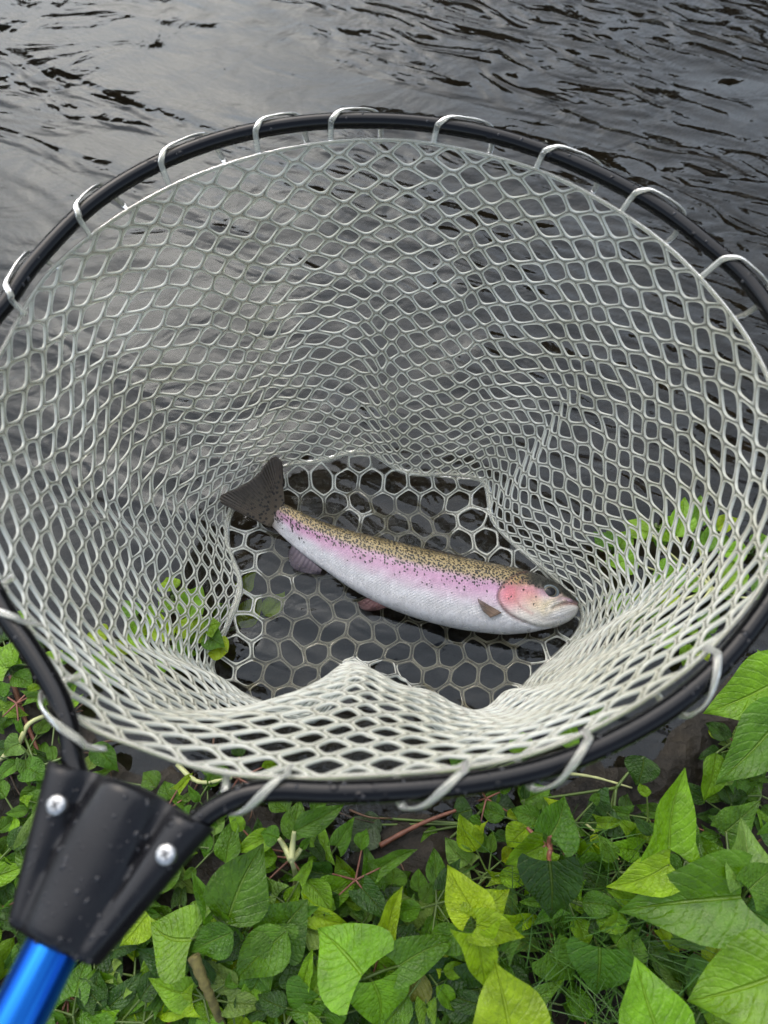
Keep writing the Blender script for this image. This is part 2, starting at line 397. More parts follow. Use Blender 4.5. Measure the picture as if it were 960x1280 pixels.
class PSpline:
    def __init__(s, u, P):
        s.u = np.asarray(u); s.P = np.asarray(P); n = len(u)
        uu = np.concatenate([s.u[-2:] - 1, s.u, s.u[:3] + 1]); PP = np.concatenate([s.P[-2:], s.P, s.P[:3]])
        s.uu, s.PP = uu, PP
        s.M = np.zeros_like(PP); s.M[1:-1] = (PP[2:] - PP[:-2]) / (uu[2:] - uu[:-2])[:, None]
    def __call__(s, u):
        u = np.mod(u, 1.0); k = np.clip(np.searchsorted(s.uu, u, side='right') - 1, 1, len(s.uu) - 3)
        h = (s.uu[k + 1] - s.uu[k])[..., None]; t = (u - s.uu[k])[..., None] / h
        return (2 * t ** 3 - 3 * t ** 2 + 1) * s.PP[k] + (t ** 3 - 2 * t ** 2 + t) * h * s.M[k] + (-2 * t ** 3 + 3 * t ** 2) * s.PP[k + 1] + (t ** 3 - t ** 2) * h * s.M[k + 1]
seg = np.linalg.norm(np.roll(rimP, -1, 0) - rimP, axis=1); ru = np.concatenate([[0], np.cumsum(seg)[:-1]]) / seg.sum()
RIM = PSpline(ru, rimP)
rc = rimP.mean(0); sc_ = np.append(unproj(490, 735, 0.0)[:2], 0)
def clock(P, c): return np.mod(np.arctan2(P[..., 0] - c[0], P[..., 1] - c[1]), 2 * math.pi)
ra_ = np.unwrap(clock(rimP, rc)); ra_ = np.where(ra_ > 6.2, ra_, ra_)
if ra_[0] > 3: ra_ -= 2 * math.pi
sa = np.unwrap(clock(seamC, sc_))
if sa[0] > 3: sa -= 2 * math.pi
ext_a = np.concatenate([ra_ - 2 * math.pi, ra_, ra_ + 2 * math.pi]); ext_u = np.concatenate([ru - 1, ru, ru + 1])
su = np.interp(sa, ext_a, ext_u)
order = np.argsort(np.mod(su, 1.0)); SEAM = PSpline(np.mod(su, 1.0)[order], seamC[order])
# character of the wall round the bag: u = 0 far side, .25 right, .5 near, .75 left
ROUND = PSpline(np.linspace(0, 1, 8, endpoint=False), np.array([[.30], [.35], [.45], [.15], [.0], [.25], [.85], [.55]]))
PUSH = PSpline(np.linspace(0, 1, 8, endpoint=False), np.array([[-.004], [-.006], [-.004], [.016], [.026], [.012], [-.010], [-.004]]))
def wall(u, s):
    R = RIM(u); Fp = SEAM(u); k = ROUND(u)[..., 0]; pu = PUSH(u)[..., 0]
    s = np.asarray(s, float); phi = np.clip(s, 0, 1) * math.pi / 2
    g = (1 - k) * s + k * (1 - np.cos(phi) ** 1.15); zf = (1 - k) * s + k * np.sin(phi)
    sm = np.sin(math.pi * np.clip(s, 0, 1))
    P = R.copy(); P[..., :2] += (Fp - R)[..., :2] * g[..., None]; P[..., 2] += (Fp - R)[..., 2] * zf
    inw = (rc[:2] - P[..., :2]); inw = inw / (np.linalg.norm(inw, axis=-1, keepdims=True) + 1e-9)
    a = 2 * math.pi * u
    fold = .0042 * np.sin(9 * a + 3 * s + 1.0) * s + .0035 * np.sin(17 * a - 5 * s) * s + .003 * np.sin(5 * a + 7 * s + 2) + .0022 * np.sin(29 * a + 2.0 + 4 * s) * s
    P[..., :2] += inw * ((pu + fold) * sm ** .9)[..., None]
    tw = .0035 * np.sin(7 * a + 5 * s) + .003 * np.sin(13 * a - 4 * s)
    P[..., 0] += (-inw[..., 1]) * tw * sm; P[..., 1] += inw[..., 0] * tw * sm
    P[..., 2] += .004 * np.sin(6 * a + 5 * s) * sm
    return P
def surf_normal(f, a, b, e=1e-4):
    du = f(a + e, b) - f(a - e, b); dv = f(a, b + e) - f(a, b - e)
    n = np.cross(du, dv); return n / (np.linalg.norm(n, axis=-1, keepdims=True) + 1e-15)

def ss_(a, b, x):
    t = min(1.0, max(0.0, (x - a) / (b - a))); return t * t * (3 - 2 * t)
def net_cells(name, cells, fmap, wcord, hh, per=4, pn=6.0):
    """cells (n,k,2) polygon corners in parameter space; each becomes a rounded hole in a moulded rubber sheet"""
    cells = np.asarray(cells, float); n, k, _ = cells.shape
    t = np.linspace(0, 1, per, endpoint=False)
    nxt = np.roll(cells, -1, 1)
    B = (cells[:, :, None, :] * (1 - t)[None, None, :, None] + nxt[:, :, None, :] * t[None, None, :, None]).reshape(n, k * per, 2)
    P = fmap(B[..., 0], B[..., 1]); Nn = surf_normal(fmap, B[..., 0], B[..., 1])
    C = P.mean(1); Nc = Nn.mean(1); Nc /= np.linalg.norm(Nc, axis=1, keepdims=True) + 1e-12
    c3 = fmap(cells[..., 0], cells[..., 1])
    ex = c3[:, 1] - c3[:, 0]; ex -= Nc * (ex * Nc).sum(1, keepdims=True); ex /= np.linalg.norm(ex, axis=1, keepdims=True) + 1e-12
    ey = np.cross(Nc, ex)
    def loc(Q): d = Q - C[:, None, :]; return np.stack([(d * ex[:, None]).sum(2), (d * ey[:, None]).sum(2)], -1)
    p2 = loc(P); q2 = loc(c3); e2 = np.roll(q2, -1, 1) - q2
    nn = np.stack([e2[..., 1], -e2[..., 0]], -1); nn /= np.linalg.norm(nn, axis=2, keepdims=True) + 1e-12
    a = (nn * q2).sum(2); sg = np.where(a < 0, -1, 1); nn *= sg[..., None]; a = np.abs(a)
    w_ = wcord * (0.85 + 0.3 * rng.random(n))[:, None]
    ai = np.maximum(a - w_, a * 0.22) + 1e-6
    rho = np.linalg.norm(p2, axis=2, keepdims=True) + 1e-12; d = p2 / rho
    dn = np.maximum(np.einsum('nbi,nki->nbk', d, nn), 0) / ai[:, None, :]
    rh = (dn ** pn).sum(2) ** (-1 / pn)
    q = np.clip(rh / rho[..., 0], 0.08, 0.97)[..., None]
    H = C[:, None, :] + (P - C[:, None, :]) * q
    levels = [(0.0, 0.42), (0.36, 0.45), (0.60, 0.95), (0.82, 1.0), (0.96, 0.6), (1.0, 0.0), (0.96, -0.6), (0.75, -1.0), (0.45, -.5), (0.0, -0.42)]
    hw = np.minimum(1.0, 0.35 + np.linalg.norm(H - P, axis=2).mean(1) / wcord * 0.65)[:, None, None]
    rings = [P + (H - P) * f + Nn * hh * h * (hw if f > 0 else 1.0) for f, h in levels]
    V = np.stack(rings, 1); m = k * per; lv = len(levels)           # n, lv, m, 3
    idx = np.arange(n * lv * m).reshape(n, lv, m)
    a0 = idx[:, :-1, :]; a1 = idx[:, 1:, :]; b0 = np.roll(a0, -1, 2); b1 = np.roll(a1, -1, 2)
    Q = np.stack([a0, b0, b1, a1], -1).reshape(-1, 4); V = V.reshape(-1, 3)
    key = np.round(V / 2e-5).astype(np.int64)
    _, first, inv = np.unique(key, axis=0, return_index=True, return_inverse=True); inv = inv.ravel()
    me_ = np_mesh(name, V[first], inv[Q])
    bead = np.broadcast_to(np.array([ss_(0.3, 0.62, f) for f, h in levels])[None, :, None], (n, lv, m)).ravel()[first]
    at_ = me_.attributes.new('bead', 'FLOAT', 'POINT'); at_.data.foreach_set('value', np.ascontiguousarray(bead, dtype=np.float32))
    return me_

NC, MR = 44, 36
def rowpos(j): t = np.asarray(j) / MR; return t ** 0.98
def wmap(u, v):
    a = 2 * math.pi * u / NC; v = np.maximum(v, 0); edge = np.clip(v / 2.0, 0, 1) * np.clip((MR - v) / 2.0, 0, 1)
    du = .030 * np.sin(23 * a + 1.1 * v) + .026 * np.sin(31 * a - 1.7 * v + 2) + .03 * np.sin(11 * a + 2.3 * v)
    dv = .045 * np.sin(19 * a - 1.3 * v + 1) + .035 * np.sin(37 * a + 1.9 * v)
    return wall((u + du * edge) / NC, rowpos(np.clip(v + dv * edge, 0, MR)))
diam, tri = [], []
for j in range(0, MR + 1):
    for i in range(NC):
        c = i + 0.5 * (j % 2)
        e = 0.075; f_ = .5 - e
        if j == 0: tri.append([(c - f_, 0), (c + f_, 0), (c + e, 1), (c - e, 1)])
        elif j == MR: tri.append([(c + f_, MR), (c - f_, MR), (c - e, MR - 1), (c + e, MR - 1)])
        else: diam.append([(c - f_, j), (c - e, j - 1), (c + e, j - 1), (c + f_, j), (c + e, j + 1), (c - e, j + 1)])
part('net_wall', net_cells('net_wall', diam, wmap, 0.00138, 0.0010, per=5, pn=5), M_RUBBER)
part('net_wall_top_row', net_cells('net_wall_top_row', tri[:NC], wmap, 0.0015, 0.0011, per=5, pn=5), M_RUBBER)
part('net_wall_bottom_row', net_cells('net_wall_bottom_row', tri[NC:], wmap, 0.0015, 0.0011, per=5, pn=5), M_RUBBER)

# --- floor: hexagon mesh inside the seam
seamD = SEAM(np.linspace(0, 1, 240, endpoint=False))
fz0 = -0.0065
FLC = unproj(505, 800, 0.0); FAX = catmull([unproj(*p, 0.0) for p in ((370, 660), (450, 705), (540, 735), (630, 750), (700, 758))], 8)
def floor_map(x, y):
    x = np.asarray(x, float); y = np.asarray(y, float)
    d = np.full(x.shape, 1e9); zz = np.zeros(x.shape)
    for p in seamD[::2]:
        dd = (x - p[0]) ** 2 + (y - p[1]) ** 2
        m_ = dd < d; d = np.where(m_, dd, d); zz = np.where(m_, p[2], zz)
    d = np.sqrt(d); f = np.exp(-(d / 0.022) ** 1.3)
    z = fz0 + (zz - fz0) * f + .0035 * np.sin(x * 70) * np.sin(y * 60 + 1) - 0.016 * np.exp(-(((x - FLC[0]) / .075) ** 2 + ((y - FLC[1]) / .06) ** 2))
    xo, yo = x, y; x = x + .0026 * np.sin(yo * 120 + 40 * xo) * (1 - f); y = y + .0026 * np.sin(xo * 110 + 1 - 50 * yo) * (1 - f)
    dfi = np.full(x.shape, 1e9)
    for p in FAX: dfi = np.minimum(dfi, (x - p[0]) ** 2 + (y - p[1]) ** 2)
    dfi = np.sqrt(dfi); z = z - .007 * np.exp(-(dfi / .022) ** 2) + .004 * np.exp(-((dfi - .042) / .012) ** 2)
    return np.stack([x, y, z], -1)
def inside(x, y, poly):
    c = False; n = len(poly); j = n - 1
    for i in range(n):
        if (poly[i][1] > y) != (poly[j][1] > y) and x < (poly[j][0] - poly[i][0]) * (y - poly[i][1]) / (poly[j][1] - poly[i][1]) + poly[i][0]: c = not c
        j = i
    return c
HP = 0.0225; hexes = []
R6 = HP / math.sqrt(3)
poly = seamD[::3, :2]
for r_ in range(-10, 22):
    for c_ in range(-12, 13):
        x = c_ * HP + (r_ % 2) * HP / 2; y = 0.06 + r_ * R6 * 1.5
        if not inside(x, y, poly): continue
        hexes.append([(x + R6 * math.sin(k * math.pi / 3), y + R6 * math.cos(k * math.pi / 3)) for k in range(6)])
hexes = np.array(hexes)
# corners that overshoot the seam are pulled onto it; gaps to the seam are closed by snapping the nearly-touching ones
flat = hexes.reshape(-1, 2)
dist = np.sqrt(((flat[:, None, :] - seamD[None, :, :2]) ** 2).sum(2)); near = dist.argmin(1); dm = dist.min(1)
ins = np.array([inside(x, y, poly) for x, y in flat])
snap = (~ins) | (dm < 0.0055)
flat = np.where(snap[:, None], seamD[near, :2], flat)
hexes = flat.reshape(-1, 6, 2)
area = 0.5 * np.abs((hexes[..., 0] * np.roll(hexes[..., 1], -1, 1) - np.roll(hexes[..., 0], -1, 1) * hexes[..., 1]).sum(1))
hexes = hexes[area > 0.00008]
part('net_floor', net_cells('net_floor', hexes, floor_map, 0.0016, 0.0011, per=4, pn=9.0), M_RUBBER)
# seam strap, rim cord
sp_ = SEAM(np.linspace(0, 1, 200, endpoint=False)); sp_[:, 2] += .001
wv = 0.0019 + 0.0012 * np.sin(np.linspace(0, 2 * math.pi, 200) * 5 + 1) ** 2
part('seam', tubes_mesh('seam', [dict(P=sp_, ra=wv, rb=np.full(200, .0013), sides=8, closed=True)]), M_FROST)
rp = RIM(np.linspace(0, 1, 220, endpoint=False))
part('rim_cord', tubes_mesh('rim_cord', [dict(P=rp, ra=0.0013, rb=0.0010, sides=8, closed=True)]), M_FROST)

# --- loops holding the bag to the hoop
hd = catmull(hoop_c[::3], 6)
hsx, hsy = survey(hd[:, 0], hd[:, 1], hd[:, 2])
loops_px = [(25, 350), (113, 260), (226, 196), (344, 160), (450, 151), (580, 162), (708, 200), (826, 260), (925, 344), (1003, 500), (1000, 660),
            (880, 850), (708, 950), (545, 984), (325, 992), (84, 893), (2, 758), (-48, 560)]
for kk, (lx, ly) in enumerate(loops_px):
    i = int(np.argmin((hsx - lx) ** 2 + (hsy - ly) ** 2)); i = min(max(i, 2), len(hd) - 3)
    c = hd[i]; T = hd[i + 2] - hd[i - 2]; T /= np.linalg.norm(T)
    Rr = np.array([T[1], -T[0], 0]); 
    if np.dot(Rr[:2], c[:2] - rc[:2]) < 0: Rr = -Rr
    # distance from hoop to rim cord here
    j = np.argmin(((rp[:, :2] - c[:2]) ** 2).sum(1)); gap = max(0.010, np.linalg.norm(rp[j, :2] - c[:2]))
    rnd = random.Random(kk); dl = (0.019 if ly < 700 else 0.018) * rnd.uniform(.85, 1.15); sk = rnd.uniform(-.003, .003)
    def q(t, r, z): return c + T * (t + sk) + Rr * r + np.array([0, 0, z])
    slack = 0.001 if ly < 700 else 0.0012
    pts = [q(-dl * .9, -gap, -.007), q(-dl * .8, -gap * .55, .002), q(-dl * .62, -.004, .0060), q(-dl * .15, .002, .0068), q(.35 * dl, .0060 + slack, .0036),
           q(dl * .75, .0064 + slack, -.001), q(dl * .95, .004 + slack, -.0058), q(dl * 1.0, -.003, -.0075), q(dl * 1.0, -gap * .5, -.010), q(dl * .95, -gap, -.009)]
    if ly < 700:
        pts = [q(-dl * .9, -gap, -.007), q(-dl * .86, -gap * .5, .002), q(-dl * .78, -.0045, .0052), q(-dl * .5, .0020, .0063), q(0, .0048, .0050),
               q(dl * .5, .0060, .0034), q(dl * .85, .0062, .0), q(dl * .98, .002, -.0062), q(dl * 1.0, -gap * .5, -.010), q(dl * .95, -gap, -.009)]
    path = catmull(pts, 6)
    ctr = c + np.array([0, 0, 0.0])
    refs = path - (ctr + np.outer((path - ctr) @ T, T)); refs += 1e-6
    part('loop', tubes_mesh('loop', [dict(P=path, ra=0.0019, rb=0.0008, sides=8, ref=refs)]), M_FROST)

# --- yoke
A0 = unproj(62, 950, ZH); A1 = unproj(268, 1036, ZH); B0 = unproj(15, 1152, ZH); B1 = unproj(125, 1206, ZH)
YOKE_GRID = []
def make_yoke():
    nt_, nv = 28, 41; G_top, G_bot = [], []
    v = np.linspace(-1, 1, nv)
    ax = ((B0 + B1) - (A0 + A1)) / 2; ax /= np.linalg.norm(ax)
    for i in range(nt_):
        t = i / (nt_ - 1)
        Lp = A0 + (B0 - A0) * t; Rp = A1 + (B1 - A1) * t
        mid = (Lp + Rp) / 2; half = (Rp - Lp) / 2
        e = math.sqrt(max(0.0, 1 - abs(2 * t - 1) ** 16)); e = 0.80 + 0.20 * e      # softened end edges
        wob = -0.004 * (np.cos(v * math.pi) * .5 + .5) * (1 - t)
        P = mid + half[None] * v[:, None] * (0.985 + .015 * e) - ax[None] * (wob * -1)[:, None]
        hs = 0.0108 * np.sqrt(np.clip(1 - ((np.abs(v) - .74) / .265) ** 2, 0, 1))
        cw = .40 + .42 * t
        hc = (0.0135 + .002 * t) * np.sqrt(np.clip(1 - (v / cw) ** 2, 0, 1))
        web = 0.0050 * np.clip(1 - np.abs(v) ** 8, 0, 1)
        h = (hs ** 9 + hc ** 9 + web ** 9) ** (1 / 9) * e
        G_top.append(P + np.array([0, 0, 1.0]) * h[:, None]); G_bot.append(P - np.array([0, 0, 1.0]) * h[:, None] * .9)
    T_ = np.array(G_top); Bm = np.array(G_bot)
    V = np.concatenate([T_.reshape(-1, 3), Bm.reshape(-1, 3)]); o = nt_ * nv; F = []
    for i in range(nt_ - 1):
        for j in range(nv - 1):
            qd = (i * nv + j, i * nv + j + 1, (i + 1) * nv + j + 1, (i + 1) * nv + j)
            F.append(qd[::-1]); F.append(tuple(o + k for k in qd))
    ring = [(0, j) for j in range(nv)] + [(i, nv - 1) for i in range(1, nt_)] + [(nt_ - 1, j) for j in range(nv - 2, -1, -1)] + [(i, 0) for i in range(nt_ - 2, 0, -1)]
    idx = [i * nv + j for i, j in ring]
    for a, b in zip(idx, idx[1:] + idx[:1]): F.append((a, b, o + b, o + a))
    YOKE_GRID.append(T_)
    return mesh('yoke', V, F)
yoke = part('yoke', make_yoke(), M_YOKE)
mod = yoke.modifiers.new('edge', 'EDGE_SPLIT'); mod.split_angle = rad(55)
def screw(px, py):
    p = unproj(px, py, ZH + 0.0105)
    V, F = [], []; n = 20
    prof = [(0.0044, -.003), (0.0044, .0), (.0038, .0009), (.0022, .0013), (0.0, .0014)]
    for r_, z in prof[:-1]:
        for k in range(n): V.append((p[0] + r_ * math.cos(2 * math.pi * k / n), p[1] + r_ * math.sin(2 * math.pi * k / n), p[2] + z))
    for a in range(len(prof) - 2):
        for k in range(n): F.append((a * n + k, a * n + (k + 1) % n, (a + 1) * n + (k + 1) % n, (a + 1) * n + k))
    V.append((p[0], p[1], p[2] + .0014)); b = (len(prof) - 2) * n
    for k in range(n): F.append((b + k, b + (k + 1) % n, len(V) - 1))
    s_ = obj('screw', mesh('screw', V, F), M_SCREW, yoke)
    # cross recess
    SV, SF = [], []
    for an in (0.5, 0.5 + math.pi / 2):
        dx, dy = math.cos(an), math.sin(an); k = len(SV)
        for sx, sy in ((-1, -1), (1, -1), (1, 1), (-1, 1)):
            SV.append((p[0] + dx * sx * .0019 - dy * sy * .00038, p[1] + dy * sx * .0019 + dx * sy * .00038, p[2] + .00165 + (0.00005 if an > 1 else 0)))
        SF.append((k, k + 1, k + 2, k + 3))
    obj('recess', mesh('recess', SV, SF, False), M_SLOT, s_)
screw(70, 1006); screw(207, 1068)
# --- water drops beading on the yoke and the hoop
M_DROP, _nt, _o = mat('water_drop')
_b = N(_nt, 'ShaderNodeBsdfPrincipled', i_Roughness=0.03, i_IOR=1.33); _b.inputs['Base Color'].default_value = (.02, .02, .022, 1); _b.inputs['Specular IOR Level'].default_value = 0.6
L(_nt, _b.outputs[0], _o.inputs[0])
def drops(name, spots_, parent):
    V, F = [], []
    for p, nrm, r, st_ in spots_:
        nrm = Vector(nrm).normalized(); a = nrm.orthogonal().normalized(); b = nrm.cross(a); k0 = len(V); p = Vector(p); n = 9
        for rr, hh in ((1.0, -.1), (.82, .28), (.45, .46)):
            for k in range(n):
                an = 2 * math.pi * k / n; V.append(p + a * (math.cos(an) * r * rr * st_) + b * (math.sin(an) * r * rr) + nrm * (hh * r))
        V.append(p + nrm * r * .52)
        for q_ in range(2):
            for k in range(n): F.append((k0 + q_ * n + k, k0 + q_ * n + (k + 1) % n, k0 + (q_ + 1) * n + (k + 1) % n, k0 + (q_ + 1) * n + k))
        for k in range(n): F.append((k0 + 2 * n + k, k0 + 2 * n + (k + 1) % n, k0 + 3 * n))
    o = obj(name, mesh(name, V, F), M_DROP, parent); o['kind'] = 'stuff'; return o
DR = random.Random(21); YG = YOKE_GRID[0]; sp1 = []
for _ in range(85):
    i = DR.randrange(1, YG.shape[0] - 1); j = DR.randrange(2, YG.shape[1] - 2); fu, fv = DR.random(), DR.random()
    p = YG[i, j] * (1 - fu) * (1 - fv) + YG[i + 1, j] * fu * (1 - fv) + YG[i, j + 1] * (1 - fu) * fv + YG[i + 1, j + 1] * fu * fv
    nrm = np.cross(YG[i + 1, j] - YG[i, j], YG[i, j + 1] - YG[i, j]); nrm = nrm if nrm[2] > 0 else -nrm
    sp1.append((p, nrm, DR.choice([.0004, .0006, .0006, .0009, .0013]), DR.uniform(.7, 1.7)))
drops('water_drops', sp1, yoke)
sp2 = []
for _ in range(150):
    i = DR.randrange(8, len(hd) - 8); c = hd[i]; T = hd[i + 1] - hd[i - 1]; T /= np.linalg.norm(T); Rr = np.array([T[1], -T[0], 0]); an = DR.uniform(.2, 2.94)
    nrm = Rr * math.cos(an) + np.array([0, 0, math.sin(an)]); sp2.append((c + nrm * .0050 + T * DR.uniform(-.004, .004), nrm, DR.choice([.0004, .0006, .0009, .0012]), DR.uniform(.8, 1.5)))
wd = drops('water_drops', sp2, net); wd.location = (0, -0.2, -ZH)
# --- handle
hm = (B0 + B1) / 2; hax = hm - (A0 + A1) / 2; hax /= np.linalg.norm(hax)
h0 = hm - hax * 0.03; hl = 0.42
nseg, ns = 12, 40
HV, HF = tube_arrays([(0, 0, hl * k / nseg) for k in range(nseg + 1)], 0.0112, sides=ns, ref=(1, 0, 0))
handle = obj('handle', mesh('handle', HV, HF), M_BLUE, net)
qrot = Vector(hax).to_track_quat('Z', 'Y')
handle.location = Vector(h0 - NETOFF); handle.rotation_euler = qrot.to_euler()
handle.modifiers.new('edge', 'EDGE_SPLIT').split_angle = rad(50)

# ================================================================== TROUT
ZF = 0.014
trout = empty('trout', tuple(unproj(530, 715, ZF)))
tag(trout, 'rainbow trout with pink flank and black spots lying on net floor', 'fish')
TO = np.array(trout.location)
dors_px = [(723, 757), (718, 748), (702, 734), (682, 723), (655, 713), (620, 706), (560, 694), (500, 679), (440, 664), (400, 651), (370, 637), (350, 627)]
vent_px = [(723, 759), (719, 770), (706, 779), (685, 786), (655, 791), (622, 792), (570, 785), (520, 772), (478, 756), (440, 736), (408, 714), (382, 695), (360, 677), (339, 657)]
def resamp(P, n, pw=1.0):
    C = catmull(P, 14); s = np.concatenate([[0], np.cumsum(np.linalg.norm(np.diff(C, axis=0), axis=1))]); s /= s[-1]
    t = np.linspace(0, 1, n) ** pw
    return np.stack([np.interp(t, s, C[:, k]) for k in range(3)], 1)
NS, NA = 300, 112
D = resamp([unproj(x, y, ZF) for x, y in dors_px], NS, 1.12); Vn = resamp([unproj(x, y, ZF) for x, y in vent_px], NS, 1.12)
ctrl_s = [0, .02, .06, .12, .2, .3, .42, .55, .7, .82, .92, 1.0]; ctrl_b = [.0022, .0062, .0095, .0128, .0158, .0175, .0185, .0175, .0130, .0085, .0050, .0036]
st = np.linspace(0, 1, NS); bb = catmull(np.stack([ctrl_s, ctrl_b], 1), 20); bth = np.interp(st, bb[:, 0], bb[:, 1])
phi = np.linspace(0, 2 * math.pi, NA, endpoint=False)
cs, sn = np.cos(phi), np.sin(phi)
prof_z = np.sign(sn) * np.abs(sn) ** 0.92
mid = (D + Vn) / 2; half = (D - Vn) / 2
FV = mid[:, None, :] + half[:, None, :] * cs[None, :, None]
FV = FV + np.array([0, 0, 1.0]) * (bth[:, None] * prof_z[None, :])[..., None]
fx, fy = survey(FV[..., 0], FV[..., 1], np.full(FV.shape[:2], ZF))   # flank coordinates used to lay out the pattern
w = (1 - cs)[None, :] / 2 * np.ones((NS, 1))                        # 0 back ... 1 belly
w_ang = np.minimum(phi, 2 * math.pi - phi)[None, :] / math.pi * np.ones((NS, 1))
def seg_dist(px, py, pts):
    d = np.full(px.shape, 1e9); side = np.zeros(px.shape)
    P = catmull([(a, b, 0) for a, b in pts], 8)[:, :2]
    for a, b in zip(P[:-1], P[1:]):
        e = b - a; l2 = e @ e
        t = np.clip(((px - a[0]) * e[0] + (py - a[1]) * e[1]) / l2, 0, 1)
        dx = px - a[0] - t * e[0]; dy = py - a[1] - t * e[1]; dd = np.hypot(dx, dy)
        sd = np.sign(e[0] * dy - e[1] * dx); m_ = dd < d; d = np.where(m_, dd, d); side = np.where(m_, sd, side)
    return d, side
def ss(a, b, x): t = np.clip((x - a) / (b - a), 0, 1); return t * t * (3 - 2 * t)
gill = [(668, 716), (648, 722), (632, 732), (621, 746), (620, 757), (627, 768), (642, 778), (668, 786), (690, 785)]
preop = [(650, 731), (643, 742), (641, 755), (648, 766), (662, 773)]
mouth = [(725, 759), (714, 758), (704, 759), (695, 762), (688, 766)]
maxil = [(706, 748), (694, 752), (682, 759), (675, 767), (678, 772), (690, 766), (702, 757)]
jaw = [(716, 768), (700, 775), (680, 779), (664, 775)]
gd, gs = seg_dist(fx, fy, gill); pd, ps = seg_dist(fx, fy, preop); md, _ = seg_dist(fx, fy, mouth); xd, _ = seg_dist(fx, fy, maxil); jd, _ = seg_dist(fx, fy, jaw)
ed = np.hypot(fx - 687, fy - 741)
mm = 0.00066
flank = np.clip(np.abs(prof_z), 0, 1)[None, :] ** .5
headside = np.where(gs < 0, 1.0, 0.0)
if headside[int(NS * .05), NA // 4] < .5: headside = 1 - headside
disp = np.zeros_like(fx)
disp += headside * 1.2 * mm * np.exp(-gd / 10)              # gill cover stands proud of the body
disp -= 2.6 * mm * np.exp(-(gd / 1.5) ** 2)
disp -= 0.5 * mm * np.exp(-(pd / 1.8) ** 2)
disp -= 3.2 * mm * np.exp(-(md / 2.0) ** 2)
disp += 0.55 * mm * np.exp(-(xd / 2.4) ** 2)
disp -= 0.6 * mm * np.exp(-(jd / 1.6) ** 2)
disp += 1.6 * mm * np.exp(-((ed - 13) / 3.5) ** 2) - 2.2 * mm * np.exp(-(ed / 9) ** 2)
Nf = np.cross(np.gradient(FV, axis=1), np.gradient(FV, axis=0)); Nf /= np.linalg.norm(Nf, axis=2, keepdims=True) + 1e-12
outw = FV - mid[:, None, :]
Nf *= np.sign((Nf * outw).sum(2).mean())
FV = FV + Nf * (disp * flank)[..., None]
# colours of the skin (pattern, plus darker lines along the gill, mouth and jaw grooves)
def lay(C, col, a): return C * (1 - a[..., None]) + np.array(col) * a[..., None]
nz = np.array([[mnoise.noise(Vector((fx[i, j] * .045, fy[i, j] * .09, 0))) for j in range(0, NA)] for i in range(NS)])
nz2 = np.array([[mnoise.noise(Vector((fx[i, j] * .16, fy[i, j] * .16, 7))) for j in range(0, NA)] for i in range(NS)])
wn_ = w + .035 * nz + .02 * nz2
C = np.ones((NS, NA, 3)) * np.array([.60, .59, .60])
C = lay(C, (.66, .44, .56), ss(.80, .52, wn_) * .85)
C = lay(C, (.56, .27, .44), np.exp(-((wn_ - .45) / .12) ** 2) * .75)
C = lay(C, (.47, .36, .18), ss(.40, .27, wn_))
C = lay(C, (.20, .15, .06), ss(.17, .03, wn_))
C = lay(C, (.66, .46, .20), ss(430, 350, fx) * ss(.45, .30, wn_) * ss(.06, .2, wn_) * .45)
C = lay(C, (.60, .30, .46), ss(480, 350, fx) * np.exp(-((wn_ - .5) / .13) ** 2) * .6)
C = lay(C, (.16, .06, .08), np.exp(-((w - .405) / .008) ** 2) * .55 * ss(.35, .5, (fx - 300) / 500))
# head
hd_ = headside * ss(615, 640, fx)
C = lay(C, (.74, .70, .64), hd_ * ss(.35, .6, w))
gb = np.exp(-(np.hypot((fx - 634) / 17, (fy - 751) / 17)) ** 2.6) * headside
C = lay(C, (.70, .17, .20), gb * .88)
gb2 = np.exp(-(np.hypot((fx - 657) / 15, (fy - 749) / 15)) ** 2.4) * headside
C = lay(C, (.74, .30, .28), gb2 * .75)
C = lay(C, (.74, .50, .16), np.exp(-(np.hypot((fx - 668) / 14, (fy - 762) / 10)) ** 2) * .38 * headside)
C = lay(C, (.76, .52, .12), np.exp(-(np.hypot((fx - 645) / 16, (fy - 732) / 6)) ** 2) * .42 * headside)
C = lay(C, (.72, .58, .30), np.exp(-(xd / 4) ** 2) * .45)
C = lay(C, (.035, .035, .022), ss(628, 668, fx) * ss(.40, .26, w + .05 * nz2 + ss(690, 722, fx) * -.10))
C = lay(C, (.05, .05, .04), np.exp(-((ed - 14) / 4) ** 2) * .55 * ss(.55, .3, w))
C = lay(C, (.26, .14, .14), np.exp(-(md / 2.8) ** 2) * .9 * ss(688, 706, fx))
C = lay(C, (.45, .30, .22), np.exp(-(md / 1.6) ** 2) * .5)
C = lay(C, (.62, .60, .60), np.exp(-(np.hypot((fx - 700) / 22, (fy - 774) / 7)) ** 2) * .7)
C *= (1 + .16 * nz2 + .12 * nz)[..., None]
C = lay(C, (.16, .07, .06), np.exp(-(gd / 1.9) ** 2) * .85 * ss(.97, .8, w))
C = lay(C, (.45, .20, .18), np.exp(-(pd / 1.7) ** 2) * .55)
C = lay(C, (.45, .40, .36), np.exp(-(jd / 1.3) ** 2) * .5)
spot = np.clip(ss(.48, .26, wn_) * .85 + .55 * ss(.62, .40, wn_) * ss(470, 360, fx) + .34 * ss(.66, .42, wn_) , 0, 1)
spot *= 1 - headside * ss(.30, .36, w) * .85
idx = np.arange(NS * NA).reshape(NS, NA)
q0 = idx[:-1]; q1 = idx[1:]
Q = np.stack([q0, np.roll(q0, -1, 1), np.roll(q1, -1, 1), q1], -1).reshape(-1, 4)
me = np_mesh('body', (FV - TO).reshape(-1, 3), Q)
import bmesh
bm = bmesh.new(); bm.from_mesh(me); bm.verts.ensure_lookup_table()
